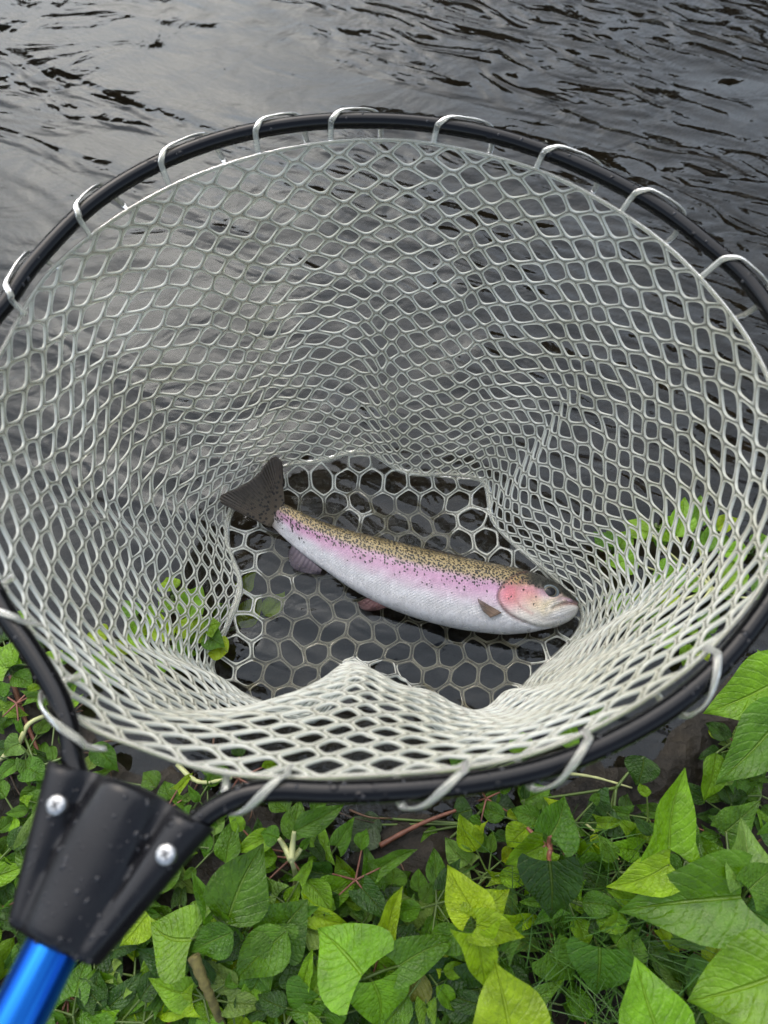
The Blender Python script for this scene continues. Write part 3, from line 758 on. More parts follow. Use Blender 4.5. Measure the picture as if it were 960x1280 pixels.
bm.faces.new([bm.verts[k] for k in idx[0]]); bm.faces.new([bm.verts[k] for k in idx[-1][::-1]])
bmesh.ops.recalc_face_normals(bm, faces=bm.faces); bm.to_mesh(me); bm.free()
me.polygons.foreach_set('use_smooth', [True] * len(me.polygons))
ca = me.color_attributes.new('skin', 'FLOAT_COLOR', 'POINT')
C = lay(C, (.17, .13, .09), ss(366, 340, fx + .25 * (fy - 640)) * .85)
spot = np.clip(spot + .5 * ss(400, 350, fx) * ss(.9, .7, w), 0, 1)
C = C * 1.1
ca.data.foreach_set('color', np.concatenate([C, np.ones((NS, NA, 1))], 2).astype(np.float32).ravel())
sa_ = me.attributes.new('spots', 'FLOAT', 'POINT'); sa_.data.foreach_set('value', spot.astype(np.float32).ravel())
# flank coordinates in millimetres for spots and scales
fc = np.stack([(fx - 500) * .66, (w_ang - .5) * 75 * (np.linalg.norm(half, axis=1) / np.linalg.norm(half, axis=1).max())[:, None], np.where(sn >= 0, 0, 30)[None, :] * np.ones((NS, 1))], -1)
fa = me.attributes.new('flank', 'FLOAT_VECTOR', 'POINT'); fa.data.foreach_set('vector', fc.astype(np.float32).ravel())
def make_skin():
    m, nt, out = mat('trout_skin')
    a = N(nt, 'ShaderNodeAttribute', attribute_name='skin'); s = N(nt, 'ShaderNodeAttribute', attribute_name='spots'); f = N(nt, 'ShaderNodeAttribute', attribute_name='flank')
    wob = N(nt, 'ShaderNodeTexNoise', i_Scale=0.6, i_Detail=2.0); L(nt, f.outputs['Vector'], wob.inputs[0])
    vm = N(nt, 'ShaderNodeVectorMath', operation='MULTIPLY_ADD'); L(nt, wob.outputs['Color'], vm.inputs[0]); vm.inputs[1].default_value = (1.6, 1.6, 0); L(nt, f.outputs['Vector'], vm.inputs[2])
    vo = N(nt, 'ShaderNodeTexVoronoi', i_Scale=0.50, i_Randomness=0.95); vo.voronoi_dimensions = '2D'; L(nt, vm.outputs[0], vo.inputs[0])
    # each cell decides by chance whether it carries a spot, more often on the back
    cellr = N(nt, 'ShaderNodeSeparateColor'); L(nt, vo.outputs['Color'], cellr.inputs[0])
    has = math_node(nt, 'LESS_THAN', cellr.outputs[0], s.outputs['Fac'])
    size = math_node(nt, 'ADD', math_node(nt, 'MULTIPLY', cellr.outputs[1], 0.24), 0.30)
    edge = math_node(nt, 'SUBTRACT', size, vo.outputs['Distance'])
    dot = math_node(nt, 'MULTIPLY', math_node(nt, 'MULTIPLY', edge, 12.0, True), has)
    # scales
    sc1 = N(nt, 'ShaderNodeTexVoronoi', i_Scale=0.95, i_Randomness=0.25); sc1.voronoi_dimensions = '2D'; L(nt, f.outputs['Vector'], sc1.inputs[0])
    gr = ramp(nt, sc1.outputs['Distance'], [(0.0, 1.06), (0.6, 0.74)])
    c = mixc(nt, 1.0, a.outputs['Color'], gr, 'MULTIPLY')
    c = mixc(nt, math_node(nt, 'MULTIPLY', dot, 0.97), c, (0.010, 0.008, 0.006))
    bp = N(nt, 'ShaderNodeBump', i_Strength=0.8, i_Distance=0.0012); L(nt, sc1.outputs['Distance'], bp.inputs['Height']); bp.invert = True
    rn = N(nt, 'ShaderNodeTexNoise', i_Scale=0.12, i_Detail=3.0); L(nt, f.outputs['Vector'], rn.inputs[0])
    b = N(nt, 'ShaderNodeBsdfPrincipled'); L(nt, c, b.inputs['Base Color']); L(nt, bp.outputs[0], b.inputs['Normal'])
    L(nt, ramp(nt, rn.outputs[0], [(0.3, 0.2), (0.7, 0.42)]), b.inputs['Roughness'])
    b.inputs['Metallic'].default_value = 0.3; b.inputs['Coat Weight'].default_value = 0.55; b.inputs['Specular IOR Level'].default_value = 0.35; b.inputs['Coat Roughness'].default_value = 0.12
    b.inputs['Subsurface Weight'].default_value = 0.0
    L(nt, b.outputs[0], out.inputs[0]); return m
body = obj('body', me, make_skin(), trout)

def make_fin(name, colr, tip, spots=False, rays=26.0):
    m, nt, out = mat(name)
    uv = N(nt, 'ShaderNodeUVMap'); sx = N(nt, 'ShaderNodeSeparateXYZ'); L(nt, uv.outputs[0], sx.inputs[0])
    r1 = math_node(nt, 'SINE', math_node(nt, 'MULTIPLY', sx.outputs[0], rays * 2 * math.pi))
    tc = N(nt, 'ShaderNodeTexCoord'); n1 = N(nt, 'ShaderNodeTexNoise', i_Scale=120.0, i_Detail=3.0); L(nt, tc.outputs['Object'], n1.inputs[0])
    c = mixc(nt, sx.outputs[1], colr, tip)
    c = mixc(nt, math_node(nt, 'MULTIPLY', math_node(nt, 'ADD', math_node(nt, 'MULTIPLY', r1, 0.5), 0.5), 0.5), c, tuple(x * .35 for x in colr))
    c = mixc(nt, math_node(nt, 'MULTIPLY', n1.outputs[0], 0.5), c, tuple(x * .6 for x in colr))
    if spots:
        vo = N(nt, 'ShaderNodeTexVoronoi', i_Scale=300.0); L(nt, tc.outputs['Object'], vo.inputs[0])
        dot = ramp(nt, vo.outputs['Distance'], [(0.32, 1.0), (0.42, 0.0)])
        dot = math_node(nt, 'MULTIPLY', dot, ramp(nt, sx.outputs[1], [(0.4, 1.0), (0.85, 0.15)]))
        c = mixc(nt, dot, c, (0.010, 0.008, 0.007))
    bp = N(nt, 'ShaderNodeBump', i_Strength=0.5, i_Distance=0.0008); L(nt, r1, bp.inputs['Height'])
    b = N(nt, 'ShaderNodeBsdfPrincipled', i_Roughness=0.35); L(nt, c, b.inputs['Base Color']); L(nt, bp.outputs[0], b.inputs['Normal'])
    t = N(nt, 'ShaderNodeBsdfTranslucent'); L(nt, c, t.inputs[0])
    mx = N(nt, 'ShaderNodeMixShader'); mx.inputs[0].default_value = 0.25; L(nt, b.outputs[0], mx.inputs[1]); L(nt, t.outputs[0], mx.inputs[2])
    if not spots:
        tp = N(nt, 'ShaderNodeBsdfTransparent'); m2 = N(nt, 'ShaderNodeMixShader'); L(nt, math_node(nt, 'ADD', math_node(nt, 'MULTIPLY', sx.outputs[1], 0.45), 0.1), m2.inputs[0]); L(nt, mx.outputs[0], m2.inputs[1]); L(nt, tp.outputs[0], m2.inputs[2]); mx = m2
    L(nt, mx.outputs[0], out.inputs[0]); return m
def fin(name, base, edge, m, z0, z1, th=0.0012, rows=14, cols=26, curl=0.0):
    """base and edge: pixel polylines (same sense); z0/z1 heights of base and free edge"""
    def rs(P, n):
        C_ = catmull([(a, b, 0) for a, b in P], 10); s = np.concatenate([[0], np.cumsum(np.linalg.norm(np.diff(C_, axis=0), axis=1))]); s /= s[-1]
        t = np.linspace(0, 1, n); return np.stack([np.interp(t, s, C_[:, k]) for k in range(2)], 1)
    b_, e_ = rs(base, cols), rs(edge, cols); G = np.zeros((rows, cols, 3)); T_ = np.zeros((rows, cols))
    for i in range(rows):
        t = i / (rows - 1)
        for j in range(cols):
            p = b_[j] * (1 - t) + e_[j] * t; s = j / (cols - 1)
            z = z0 + (z1 - z0) * t ** 1.3 + curl * math.sin(math.pi * s) * t + 0.0009 * math.sin(s * 14 + 3 * t) * t
            G[i, j] = unproj(p[0], p[1], z); T_[i, j] = th * (1 - .75 * t)
    me_ = shell(name, G - TO, T_)
    uvl = me_.uv_layers.new(name='UVMap'); n = rows * cols
    for lp in me_.loops:
        k = lp.vertex_index % n; uvl.data[lp.index].uv = ((k % cols) / (cols - 1), (k // cols) / (rows - 1))
    return obj(name, me_, m, trout)
M_TAIL = make_fin('tail_fin', (0.13, 0.10, 0.065), (0.035, 0.028, 0.024), True, 24)
M_FIN = make_fin('fin_membrane', (0.34, 0.27, 0.30), (0.12, 0.10, 0.13), False, 9)
M_FIN2 = make_fin('red_fin_membrane', (0.38, 0.18, 0.17), (0.10, 0.06, 0.06), False, 8)
M_PEC = make_fin('brown_fin_membrane', (0.40, 0.28, 0.20), (0.13, 0.09, 0.06), False, 6)
fin('caudal_fin', [(355, 628), (350, 640), (345, 649), (338, 659)], [(353, 578), (346, 571), (338, 574), (331, 581), (325, 590), (316, 598), (306, 605), (295, 611), (284, 615), (275, 621), (277, 630)], M_TAIL, .0155, .030, .003, 16, 44, .002)
fin('anal_fin', [(366, 680), (384, 696), (402, 712)], [(360, 692), (363, 705), (371, 713), (386, 717), (400, 718)], M_FIN, .012, .006)
fin('pelvic_fin', [(462, 746), (474, 753), (486, 758)], [(447, 753), (450, 759), (457, 763), (470, 763), (484, 760)], M_FIN2, .012, .007)
fin('pectoral_fin', [(627, 766), (621, 769), (613, 772)], [(597, 748), (598, 752), (603, 763)], M_PEC, ZF + .0155, ZF + .0195, .0016, 8, 14)
fin('dorsal_fin', [(560, 695), (585, 700), (610, 705)], [(530, 683), (545, 687), (580, 696)], M_TAIL, ZF + .002, ZF + .001, .0016, 6, 18)
# eye
def make_eye_mat():
    m, nt, out = mat('eye')
    uv = N(nt, 'ShaderNodeAttribute', attribute_name='ring')
    c = ramp(nt, uv.outputs['Fac'], [(0.0, (0.004, 0.004, 0.006)), (0.50, (0.006, 0.007, 0.010)), (0.56, (0.16, 0.14, 0.08)), (0.62, (0.05, 0.055, 0.06)), (0.82, (0.17, 0.20, 0.21)), (0.95, (0.03, 0.032, 0.03))])
    b = N(nt, 'ShaderNodeBsdfPrincipled', i_Roughness=0.08); b.inputs['Specular IOR Level'].default_value = 0.3; L(nt, c, b.inputs['Base Color']); L(nt, b.outputs[0], out.inputs[0]); return m
def eye(px, py, r, zc):
    p = unproj(px, py, zc) - TO; V, F, R_ = [(p[0], p[1], p[2] + r * .52)], [], [0.0]; n, k = 28, 12
    for a in range(1, k + 1):
        t = a / k
        for b in range(n):
            an = 2 * math.pi * b / n
            V.append((p[0] + r * 1.08 * t * math.cos(an), p[1] + r * .95 * t * math.sin(an), p[2] + r * .52 * math.sqrt(max(0, 1 - t * t)) - (.0012 if a == k else 0))); R_.append(t)
    for b in range(n): F.append((0, 1 + b, 1 + (b + 1) % n))
    for a in range(k - 1):
        for b in range(n): F.append((1 + a * n + b, 1 + (a + 1) * n + b, 1 + (a + 1) * n + (b + 1) % n, 1 + a * n + (b + 1) % n))
    me_ = mesh('eye', V, F); at_ = me_.attributes.new('ring', 'FLOAT', 'POINT'); at_.data.foreach_set('value', R_)
    return obj('eye', me_, make_eye_mat(), trout)
ei = np.unravel_index(np.argmin(np.where(sn[None, :] > 0, ed, 1e9)), ed.shape)
eye(687, 741, 0.0078, FV[ei][2] + 0.0008)

# ================================================================== PLANTS
LEAF_T = np.array([0, .04, .12, .22, .34, .46, .58, .70, .82, .92, 1.0])
PROFILE = {
    'heart':  ([.80, .93, 1.0, .98, .90, .77, .61, .43, .24, .10, .0], .16),
    'ovate':  ([.10, .42, .74, .94, 1.0, .94, .80, .60, .36, .15, .0], -.02),
    'spear':  ([.98, .95, .80, .68, .66, .63, .55, .42, .25, .11, .0], .20),
}
def leaf_mesh(kind, seed, cols=9):
    W, lobe = PROFILE[kind]; r = random.Random(seed)
    us = np.linspace(-1, 1, cols); fold = r.uniform(.18, .55); arch = r.uniform(-.05, .34); wave = r.uniform(.02, .07); ph = r.uniform(0, 6); tw = r.uniform(-.25, .25); bend = r.uniform(-.10, .10)
    V, UV = [], []
    for t, wd in zip(LEAF_T, W):
        for u in us:
            x = u * wd * .5 * (1 + .06 * math.sin(7 * t + ph) * (1 if u > 0 else -1)); y = t - lobe * abs(u) ** 1.6 * math.exp(-t / .16) + .05 * (1 - t) * (abs(u) ** 2) * 0
            x += bend * math.sin(math.pi * t)
            z = fold * abs(x - bend * math.sin(math.pi * t)) - arch * (t ** 1.8) + wave * math.sin(11 * t + ph + (2 if u > 0 else 0)) * abs(u) ** 1.5 + tw * x * t - .10 * abs(u) ** 3 * wd * .5
            V.append((x, y, z)); UV.append((u * .5 + .5, t))
    F = [(i * cols + j, i * cols + j + 1, (i + 1) * cols + j + 1, (i + 1) * cols + j) for i in range(len(W) - 1) for j in range(cols - 1)]
    me_ = mesh('leaf', V, F); uvl = me_.uv_layers.new(name='UVMap')
    for lp in me_.loops: uvl.data[lp.index].uv = UV[lp.vertex_index]
    me_.materials.append(M_LEAF); return me_
LEAVES = {k: [leaf_mesh(k, 10 * a + b) for b in range(8)] for a, k in enumerate(PROFILE)}
TONE = {'yel': (.28, .42, .004), 'lime': (.155, .315, .004), 'mid': (.075, .185, .004), 'dark': (.028, .080, .004), 'pale': (.16, .27, .04), 'grey': (.075, .12, .055), 'old': (.22, .22, .03)}
GR = random.Random(77)
def add_leaf(plant, base, tip, width, kind='heart', tone='mid', roll=None, variant=None):
    base = Vector(base); tip = Vector(tip); y = tip - base; ln = y.length; y.normalize()
    up = Vector((GR.uniform(-.22, .22), GR.uniform(-.22, .22) - .05, 1))
    if roll is not None: up = Vector((roll, -.05, 1))
    x = y.cross(up).normalized(); z = x.cross(y)
    o = bpy.data.objects.new('leaf', LEAVES[kind][GR.randrange(8) if variant is None else variant])
    link(o, plant)
    M_ = Matrix((( x.x * width, y.x * ln, z.x * ln * .8, base.x), (x.y * width, y.y * ln, z.y * ln * .8, base.y), (x.z * width, y.z * ln, z.z * ln * .8, base.z), (0, 0, 0, 1)))
    o.matrix_local = Matrix.Translation(-plant.location) @ M_
    c = TONE[tone]; k = GR.uniform(.85, 1.2)
    o.color = (c[0] * k * GR.uniform(.9, 1.1), c[1] * k, c[2] * k, 1)
    return o
def stem_part(plant, paths, m, r0=.0016, name='stem'):
    specs = []
    for p in paths:
        C_ = catmull([np.array(q) - np.array(plant.location) for q in p], 5)
        specs.append(dict(P=C_, ra=np.linspace(r0, r0 * .6, len(C_)), sides=6, ref=(.3, .2, 1)))
    return obj(name, tubes_mesh(name, specs), m, plant)
def gz(x, y): return max(ground_z(x, y), -0.02)
def plant_px(name, label, root_px, zn, leaves, stem=M_STEM_G, group=None, node=None, r0=.0013):
    """leaves: (base px, tip px, width px, kind, tone, z base, z tip)"""
    rt = unproj(*root_px, 0.0); rt[2] = gz(rt[0], rt[1]) - .004
    p = empty(name, tuple(rt)); tag(p, label, 'plant', group)
    nd = unproj(*(node or root_px), zn)
    paths = [[rt, rt * .5 + nd * .5 + np.array([.003, .002, 0]), nd]]
    for (bx, by), (tx, ty), wp, kind, tone, zb, zt in leaves:
        b = unproj(bx, by, zb); t = unproj(tx, ty, zt)
        wm = wp / FPX * (CAM_H - (zb + zt) / 2) / math.cos(math.atan(abs(by - 640) / FPX))
        add_leaf(p, b, t, wm, kind, tone)
        paths.append([nd, nd * .45 + b * .55 - np.array([0, 0, .004]), b + (t - b) * .03])
    stem_part(p, paths, stem, r0); return p
H, O_, S = 'heart', 'ovate', 'spear'
KN = 'leafy_plant'
plant_px(KN, 'plant with three spread leaves beside the yoke, tallest leaf upright', (282, 1165), .06, [((283, 1155), (327, 1060), 66, O_, 'mid', .06, .075), ((240, 1174), (186, 1152), 70, H, 'lime', .065, .06), ((267, 1145), (240, 1095), 28, S, 'mid', .06, .075), ((292, 1165), (237, 1192), 36, O_, 'mid', .07, .065)])
plant_px(KN, 'lime leaf poking out from under the black yoke', (190, 1160), .045, [((185, 1143), (150, 1183), 38, H, 'yel', .05, .045), ((200, 1190), (178, 1225), 30, O_, 'dark', .03, .03)])
plant_px(KN, 'narrow leaved plant beside the hoop bend and the pale sprout', (285, 1085), .03, [((282, 1080), (293, 1022), 28, O_, 'mid', .03, .04), ((345, 1042), (292, 1066), 24, O_, 'lime', .04, .035), ((345, 1135), (315, 1152), 27, O_, 'lime', .05, .05)])
plant_px(KN, 'dark drooping plant with long blades beside the mossy stalk', (350, 1170), .05, [((360, 1163), (290, 1230), 46, O_, 'mid', .06, .05), ((327, 1218), (304, 1267), 30, O_, 'mid', .045, .04), ((345, 1172), (385, 1128), 62, H, 'mid', .05, .055), ((340, 1155), (350, 1203), 48, O_, 'mid', .06, .055), ((382, 1235), (372, 1190), 50, O_, 'dark', .045, .045)])
plant_px('pale_sprout', 'thin sprout with a pale yellow forked stem and one leaf', (365, 1130), .055, [((366, 1040), (432, 1006), 27, O_, 'mid', .06, .055), ((349, 1048), (325, 1040), 22, O_, 'mid', .055, .05), ((376, 1061), (388, 1045), 9, O_, 'mid', .05, .055)], M_STEM_P, None, (364, 1075), .0026)
plant_px(KN, 'plant with a broad bright heart leaf above a drooping pointed one', (458, 1222), .055, [((453, 1219), (394, 1160), 82, H, 'lime', .065, .06), ((466, 1227), (473, 1292), 58, H, 'lime', .06, .045), ((497, 1208), (576, 1176), 40, H, 'mid', .06, .06), ((400, 1245), (372, 1292), 62, H, 'mid', .05, .045)])
plant_px(KN, 'plant with one yellowing leaf pierced by small holes', (525, 1212), .04, [((523, 1210), (495, 1280), 40, O_, 'old', .045, .035), ((582, 1214), (504, 1258), 44, O_, 'dark', .04, .04), ((560, 1230), (600, 1285), 44, H, 'mid', .03, .03)])
plant_px('ivy_plant', 'small lobed ivy like leaf with a water drop on dark litter', (527, 1128), .025, [((525, 1127), (516, 1167), 46, S, 'pale', .03, .025), ((527, 1128), (543, 1100), 17, O_, 'mid', .03, .03), ((520, 1130), (494, 1150), 18, S, 'mid', .03, .025)])
plant_px('seedling', 'cluster of small dull leaves on brown litter', (478, 1122), .018, [((490, 1105), (488, 1078), 28, H, 'mid', .022, .022), ((487, 1108), (492, 1136), 26, O_, 'grey', .02, .02), ((465, 1128), (432, 1142), 30, O_, 'pale', .022, .02), ((470, 1126), (476, 1162), 20, O_, 'pale', .022, .018), ((460, 1122), (440, 1100), 20, O_, 'mid', .02, .02)])
plant_px(KN, 'three leaved plant on a red stem, lowest leaf wet and shiny', (688, 1190), .07, [((687, 1046), (713, 994), 54, H, 'mid', .075, .07), ((681, 1056), (630, 1088), 38, H, 'lime', .07, .06), ((687, 1076), (690, 1157), 64, H, 'dark', .08, .062), ((660, 1034), (633, 1060), 34, O_, 'yel', .05, .04)], M_STEM_R, None, (688, 1064), .0022)
plant_px(KN, 'bright yellow green sprig of four leaves round one node', (592, 1160), .07, [((592, 1141), (559, 1080), 46, H, 'yel', .08, .085), ((594, 1150), (640, 1110), 42, H, 'yel', .08, .075), ((596, 1156), (660, 1174), 34, H, 'yel', .085, .08), ((597, 1165), (612, 1244), 50, S, 'yel', .085, .07), ((575, 1160), (538, 1196), 34, O_, 'mid', .06, .05)])
plant_px(KN, 'large yellow lime leaf pointing up below the grass', (640, 1300), .09, [((642, 1318), (622, 1208), 74, O_, 'yel', .10, .115), ((602, 1236), (540, 1222), 50, O_, 'dark', .04, .035), ((588, 1250), (570, 1284), 42, O_, 'mid', .04, .03)])
plant_px(KN, 'plant with a tall arrowhead leaf standing over open water', (838, 1090), .06, [((836, 1061), (857, 960), 74, S, 'lime', .085, .10), ((838, 1080), (759, 1111), 46, H, 'yel', .08, .07), ((850, 1095), (812, 1070), 34, O_, 'mid', .05, .05)])
plant_px(KN, 'plant with a broad glossy leaf laid across the grass', (928, 1130), .07, [((926, 1121), (775, 1145), 86, H, 'mid', .085, .075), ((920, 1116), (874, 1045), 50, O_, 'mid', .075, .08), ((934, 1108), (936, 1022), 64, H, 'pale', .085, .085), ((936, 1112), (975, 1080), 44, H, 'mid', .09, .09), ((906, 1040), (955, 1005), 42, H, 'mid', .05, .06), ((930, 1135), (985, 1160), 46, O_, 'mid', .07, .06)])
plant_px(KN, 'biggest ribbed lime leaf with a pointed lime leaf beside it', (960, 1260), .10, [((1000, 1208), (860, 1254), 84, O_, 'lime', .13, .115), ((836, 1322), (801, 1203), 66, O_, 'lime', .105, .115), ((895, 1210), (862, 1245), 44, O_, 'mid', .05, .05), ((935, 1165), (900, 1200), 46, O_, 'dark', .04, .04)])
plant_px(KN, 'plant with curled wet leaf in deep grass', (752, 1192), .045, [((750, 1184), (744, 1252), 60, H, 'mid', .06, .045), ((686, 1188), (724, 1230), 44, H, 'mid', .045, .035), ((783, 1203), (793, 1162), 32, O_, 'mid', .045, .05), ((770, 1182), (782, 1168), 34, O_, 'mid', .05, .05), ((740, 1160), (772, 1150), 26, O_, 'dark', .04, .04)])
plant_px(KN, 'plant whose broad leaf touches the hoop over black water', (965, 900), .05, [((972, 852), (878, 892), 78, H, 'lime', .07, .055), ((970, 905), (893, 982), 66, H, 'mid', .065, .05), ((895, 940), (884, 1006), 28, O_, 'lime', .05, .04), ((930, 925), (955, 960), 40, O_, 'dark', .035, .03)])
plant_px(KN, 'dark half sunken leaves under the hoop beside shiny water', (770, 985), .015, [((765, 1010), (722, 1030), 50, H, 'dark', .018, .015), ((805, 945), (795, 982), 40, O_, 'dark', .02, .016), ((650, 1002), (690, 985), 32, O_, 'mid', .02, .02), ((765, 1080), (716, 1076), 46, O_, 'lime', .025, .02)])
plant_px(KN, 'half sunken dull leaves at the water edge', (585, 1030), .010, [((590, 1012), (565, 1020), 34, O_, 'dark', .012, .01), ((605, 1040), (576, 1058), 40, H, 'mid', .012, .010), ((470, 1030), (438, 1066), 40, O_, 'grey', .004, .002), ((475, 1022), (450, 1040), 26, O_, 'grey', .006, .003), ((545, 1062), (535, 1092), 26, O_, 'grey', .006, .004), ((612, 1004), (650, 1010), 30, O_, 'grey', .006, .004), ((530, 1040), (545, 1055), 24, O_, 'mid', .008, .006)])
plant_px(KN, 'small low leaves on mud where the hoop bends into the yoke', (45, 960), .02, [((116, 930), (146, 966), 28, O_, 'mid', .025, .02), ((25, 930), (0, 945), 28, H, 'pale', .025, .02), ((35, 960), (58, 975), 30, H, 'mid', .025, .02), ((15, 890), (3, 912), 20, O_, 'mid', .02, .02), ((195, 985), (178, 965), 28, O_, 'mid', .02, .02), ((215, 1000), (205, 975), 26, O_, 'mid', .02, .02), ((100, 950), (75, 935), 22, O_, 'mid', .02, .015)])
plant_px(KN, 'bright clump of leaves outside the hoop by the red brown stem', (10, 830), .025, [((5, 835), (22, 795), 34, O_, 'lime', .03, .03), ((12, 835), (-20, 800), 36, H, 'lime', .03, .03), ((15, 845), (42, 860), 26, O_, 'mid', .025, .02), ((60, 830), (78, 812), 24, O_, 'lime', .02, .02), ((0, 850), (-20, 880), 34, H, 'mid', .03, .02)])
# leaves growing out of the water behind the net
plant_px('water_plant', 'lime water plant seen through the net below the trout tail', (240, 800), .004, [((215, 800), (192, 762), 34, O_, 'yel', .016, .018), ((235, 775), (250, 728), 36, O_, 'lime', .014, .020), ((262, 800), (236, 768), 32, O_, 'yel', .016, .016), ((285, 815), (252, 803), 34, O_, 'yel', .014, .014), ((300, 785), (325, 740), 36, O_, 'yel', -.007, -.006), ((330, 770), (356, 738), 28, O_, 'yel', -.008, -.008), ((180, 815), (158, 788), 28, O_, 'lime', .016, .016), ((300, 745), (318, 712), 24, O_, 'yel', -.007, -.007), ((270, 775), (290, 755), 26, O_, 'lime', -.004, -.003)], M_STEM_G)
plant_px('water_plant', 'trailing water plant seen through the net beyond the trout head', (965, 735), .02, [((815, 668), (778, 648), 34, O_, 'lime', .022, .020), ((845, 672), (858, 620), 36, O_, 'lime', .024, .024), ((870, 660), (878, 616), 28, O_, 'mid', .024, .024), ((800, 705), (756, 700), 38, O_, 'lime', .020, .016), ((850, 705), (812, 738), 42, O_, 'lime', .022, .018), ((880, 690), (895, 648), 26, O_, 'mid', .024, .024), ((905, 740), (932, 698), 46, O_, 'lime', .026, .026), ((800, 770), (756, 745), 44, O_, 'lime', .016, .014), ((850, 790), (806, 802), 38, O_, 'lime', .020, .016), ((945, 750), (960, 708), 28, O_, 'mid', .03, .03), ((900, 780), (870, 770), 34, O_, 'mid', .02, .02)], M_STEM_P, None, (890, 735))
plant_px('water_plant', 'sunken sprig seen through the net wall beside the fold', (560, 985), .002, [((655, 940), (640, 912), 30, O_, 'lime', .010, .012), ((590, 960), (560, 945), 28, O_, 'mid', .010, .010), ((700, 930), (722, 908), 32, O_, 'lime', .012, .012), ((740, 900), (760, 880), 28, O_, 'mid', .010, .010)])

# more of the same growing in the shallows behind the mesh
for k, (px, py) in enumerate([(770, 690), (820, 655), (850, 735), (890, 665), (925, 735), (800, 760), (865, 800), (940, 690), (175, 775), (215, 745), (250, 790), (205, 815), (140, 800), (120, 840)]):
    side = 'beyond the trout head' if px > 500 else 'below the trout tail'
    lv = []
    for q_ in range(4):
        an = GR.uniform(0, 6.28); l_ = GR.uniform(28, 44); z = GR.uniform(.010, .024)
        lv.append(((px + 6 * math.cos(an), py + 6 * math.sin(an)), (px + l_ * math.cos(an), py + l_ * .8 * math.sin(an)), GR.uniform(20, 32), O_, GR.choice(['lime', 'lime', 'yel', 'mid']), z, z + GR.uniform(-.004, .004)))
    lab = 'small leafy sprig in shallow water seen through the net ' + side
    plant_px('water_sprig', lab, (px, py), .012, lv, M_STEM_G, lab)

# undergrowth: many more of the same plants filling the bank
UN = 'bank_plant'
UL = 'small plant in the dense green undergrowth covering the muddy bank'
def blocked(px, py):
    if py < 880 and 60 < px < 930: return True
    if 395 < px < 590 and py < 1105: return True
    if 760 < px < 900 and py < 960: return True
    if 100 < px < 400 and py < 985: return True
    if 590 < px < 770 and py < 985: return True
    return False
cnt = 0; tries = 0
while cnt < 185 and tries < 4000:
    tries += 1
    px = GR.uniform(-60, 1020); py = GR.uniform(800, 1330)
    if blocked(px, py): continue
    if 620 < px < 850 and 1080 < py < 1230 and GR.random() < .75: continue
    if py < 1060 and GR.random() < .45: continue
    g = unproj(px, py, 0.0); z0 = gz(g[0], g[1])
    p = empty(UN, (g[0], g[1], z0 - .003));     hgt = GR.uniform(.010, .038) if py > 1060 else GR.uniform(.006, .02)
    nd = np.array([g[0] + GR.uniform(-.01, .01), g[1] + GR.uniform(-.01, .01), z0 + hgt]); paths = [[np.array([g[0], g[1], z0 - .003]), (g + nd) / 2, nd]]
    nl = GR.randint(4, 7); a0 = GR.uniform(0, 6.28); dk = GR.random()
    where = ('on the mud beside the hoop end' if px < 130 and py < 1000 else 'beside the blue handle and yoke' if px < 190 else 'close under the hoop beside puddled mud' if py < 1075 and px < 760
             else 'around the grass tuft' if 600 < px < 860 and py < 1240 else 'under the glossy large leaves' if px >= 760 else 'around the mossy stalk' if px < 380 else 'between the broad heart leaf and yellow sprig')
    lab = ('small dark green plant ' if dk < .75 else 'small pale lime plant ') + where
    tag(p, lab, 'plant', lab)
    for k in range(nl):
        an = a0 + k * 2.4 + GR.uniform(-.3, .3); ln = GR.uniform(.015, .033) * (1 if py > 1060 else .72); pt = GR.uniform(.006, .02)
        b = nd + np.array([math.cos(an) * pt, math.sin(an) * pt, GR.uniform(-.004, .008)])
        t = b + np.array([math.cos(an) * ln, math.sin(an) * ln, GR.uniform(-.016, .008)])
        t[2] = max(t[2], z0 + .002)
        tone = GR.choice(['dark', 'dark', 'mid', 'mid', 'mid', 'lime'] if dk < .75 else ['lime', 'mid', 'pale', 'yel'])
        add_leaf(p, b, t, ln * GR.uniform(.5, .78), GR.choice([H, O_, O_, S]), tone)
        paths.append([nd, (nd + b) / 2, b + (t - b) * .02])
    stem_part(p, paths, GR.choice([M_STEM_G, M_STEM_G, M_STEM_R]), .0009); cnt += 1

# grass tuft between the leaves
def grass():
    r = random.Random(9); V, F = [], []
    for _ in range(520):
        px = r.gauss(735, 62); py = r.gauss(1160, 50)
        g = unproj(px, py, 0); z0 = gz(g[0], g[1]) - .003
        an = r.uniform(0, 6.28); ln = r.uniform(.03, .085); lean = r.uniform(.2, 1.1); wd = r.uniform(.0006, .0013); k0 = len(V)
        dx, dy = math.cos(an), math.sin(an); nseg_ = 5
        for i in range(nseg_ + 1):
            t = i / nseg_; h = ln * t * (1 - .38 * lean * t); o = ln * lean * t ** 1.6 * .75; ww = wd * (1 - t * .92)
            c = (g[0] + dx * o, g[1] + dy * o, z0 + h)
            V.append((c[0] - dy * ww, c[1] + dx * ww, c[2])); V.append((c[0], c[1], c[2] - ww * .5)); V.append((c[0] + dy * ww, c[1] - dx * ww, c[2]))
        for i in range(nseg_):
            a = k0 + i * 3; F.append((a, a + 1, a + 4, a + 3)); F.append((a + 1, a + 2, a + 5, a + 4))
    return mesh('grass', V, F)
gr_ = obj('grass', grass(), M_GRASS); tag(gr_, 'fine dark green grass between broad leaves', 'grass', kind='stuff')

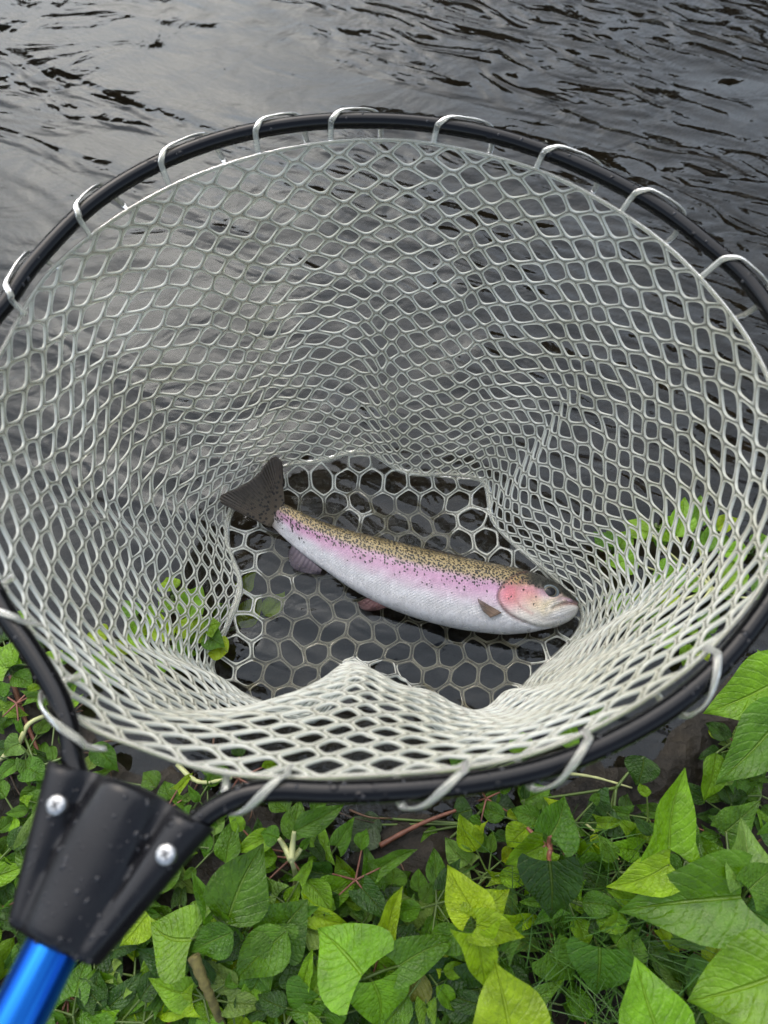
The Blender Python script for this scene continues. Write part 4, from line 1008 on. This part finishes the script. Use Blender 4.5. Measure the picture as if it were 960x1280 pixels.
# twigs, stems and roots on the mud
def twig(name, label, cat, pts, m, r0, group=None, leafless=True):
    P = [unproj(x, y, z) for x, y, z in pts]; c0 = P[0]
    C_ = catmull([p - c0 for p in P], 7); n = len(C_)
    kn = 1 + .18 * np.sin(np.arange(n) * 1.9) * (np.arange(n) % 3 == 0)
    o = obj(name, tubes_mesh(name, [dict(P=C_, ra=np.linspace(r0, r0 * .55, n) * kn, sides=7, ref=(.3, .2, 1))]), m)
    o.location = tuple(c0); tag(o, label, cat, group); return o
twig('fallen_stem', 'pinkish fallen stem lying on puddled mud below the hoop', 'stem', [(475, 1057, .008), (515, 1035, .010), (545, 1022, .012), (570, 1013, .012)], M_STEM_R, .0022)
twig('red_stem', 'red brown stem slanting down beside the hoop end', 'stem', [(14, 845, .012), (28, 890, .014), (42, 925, .012), (52, 952, .008)], M_STEM_R, .0022)
twig('yellow_stalk', 'curved pale yellow stem crossing mud beside the red brown stem', 'stem', [(-6, 952, .012), (20, 935, .018), (36, 905, .022), (62, 893, .02)], M_STEM_P, .0026)
twig('yellow_stalk', 'pale yellow bent stem under the net rim by the yoke', 'stem', [(222, 955, .015), (240, 973, .018), (258, 978, .018), (290, 972, .014)], M_STEM_P, .0022)
twig('dry_stalk', 'dry straw coloured stalk under the hoop beside shiny water', 'stem', [(712, 967, .010), (745, 972, .010), (790, 985, .008)], M_STEM_P, .0014)
twig('dry_stalk', 'thin straw stalk slanting through the grass beside flat leaf', 'stem', [(730, 1028, .012), (755, 1050, .016), (776, 1078, .018)], M_STEM_P, .0014)
twig('mossy_stalk', 'thick brown mossy stalk rising among the leaves', 'stalk', [(242, 1195, .07), (255, 1228, .065), (268, 1258, .055), (285, 1300, .03)], M_STALK, .0042)
for k in range(46):
    px, py = GR.choice([(GR.uniform(400, 590), GR.uniform(1010, 1180)), (GR.uniform(0, 110), GR.uniform(860, 1010)), (GR.uniform(110, 330), GR.uniform(930, 1040))])
    a = GR.uniform(0, 3.14); l_ = GR.uniform(12, 38); z = GR.uniform(.003, .010); cv = GR.uniform(-9, 9)
    twig('root', 'thin brown root tangled in the wet mud', 'root', [(px - math.cos(a) * l_, py - math.sin(a) * l_, z - .004), (px + cv * math.sin(a), py - cv * math.cos(a), z + .003), (px + math.cos(a) * l_, py + math.sin(a) * l_, z - .003)], GR.choice([M_TWIG, M_ROOT, M_ROOT]), GR.uniform(.0005, .0011), 'roots in the mud')
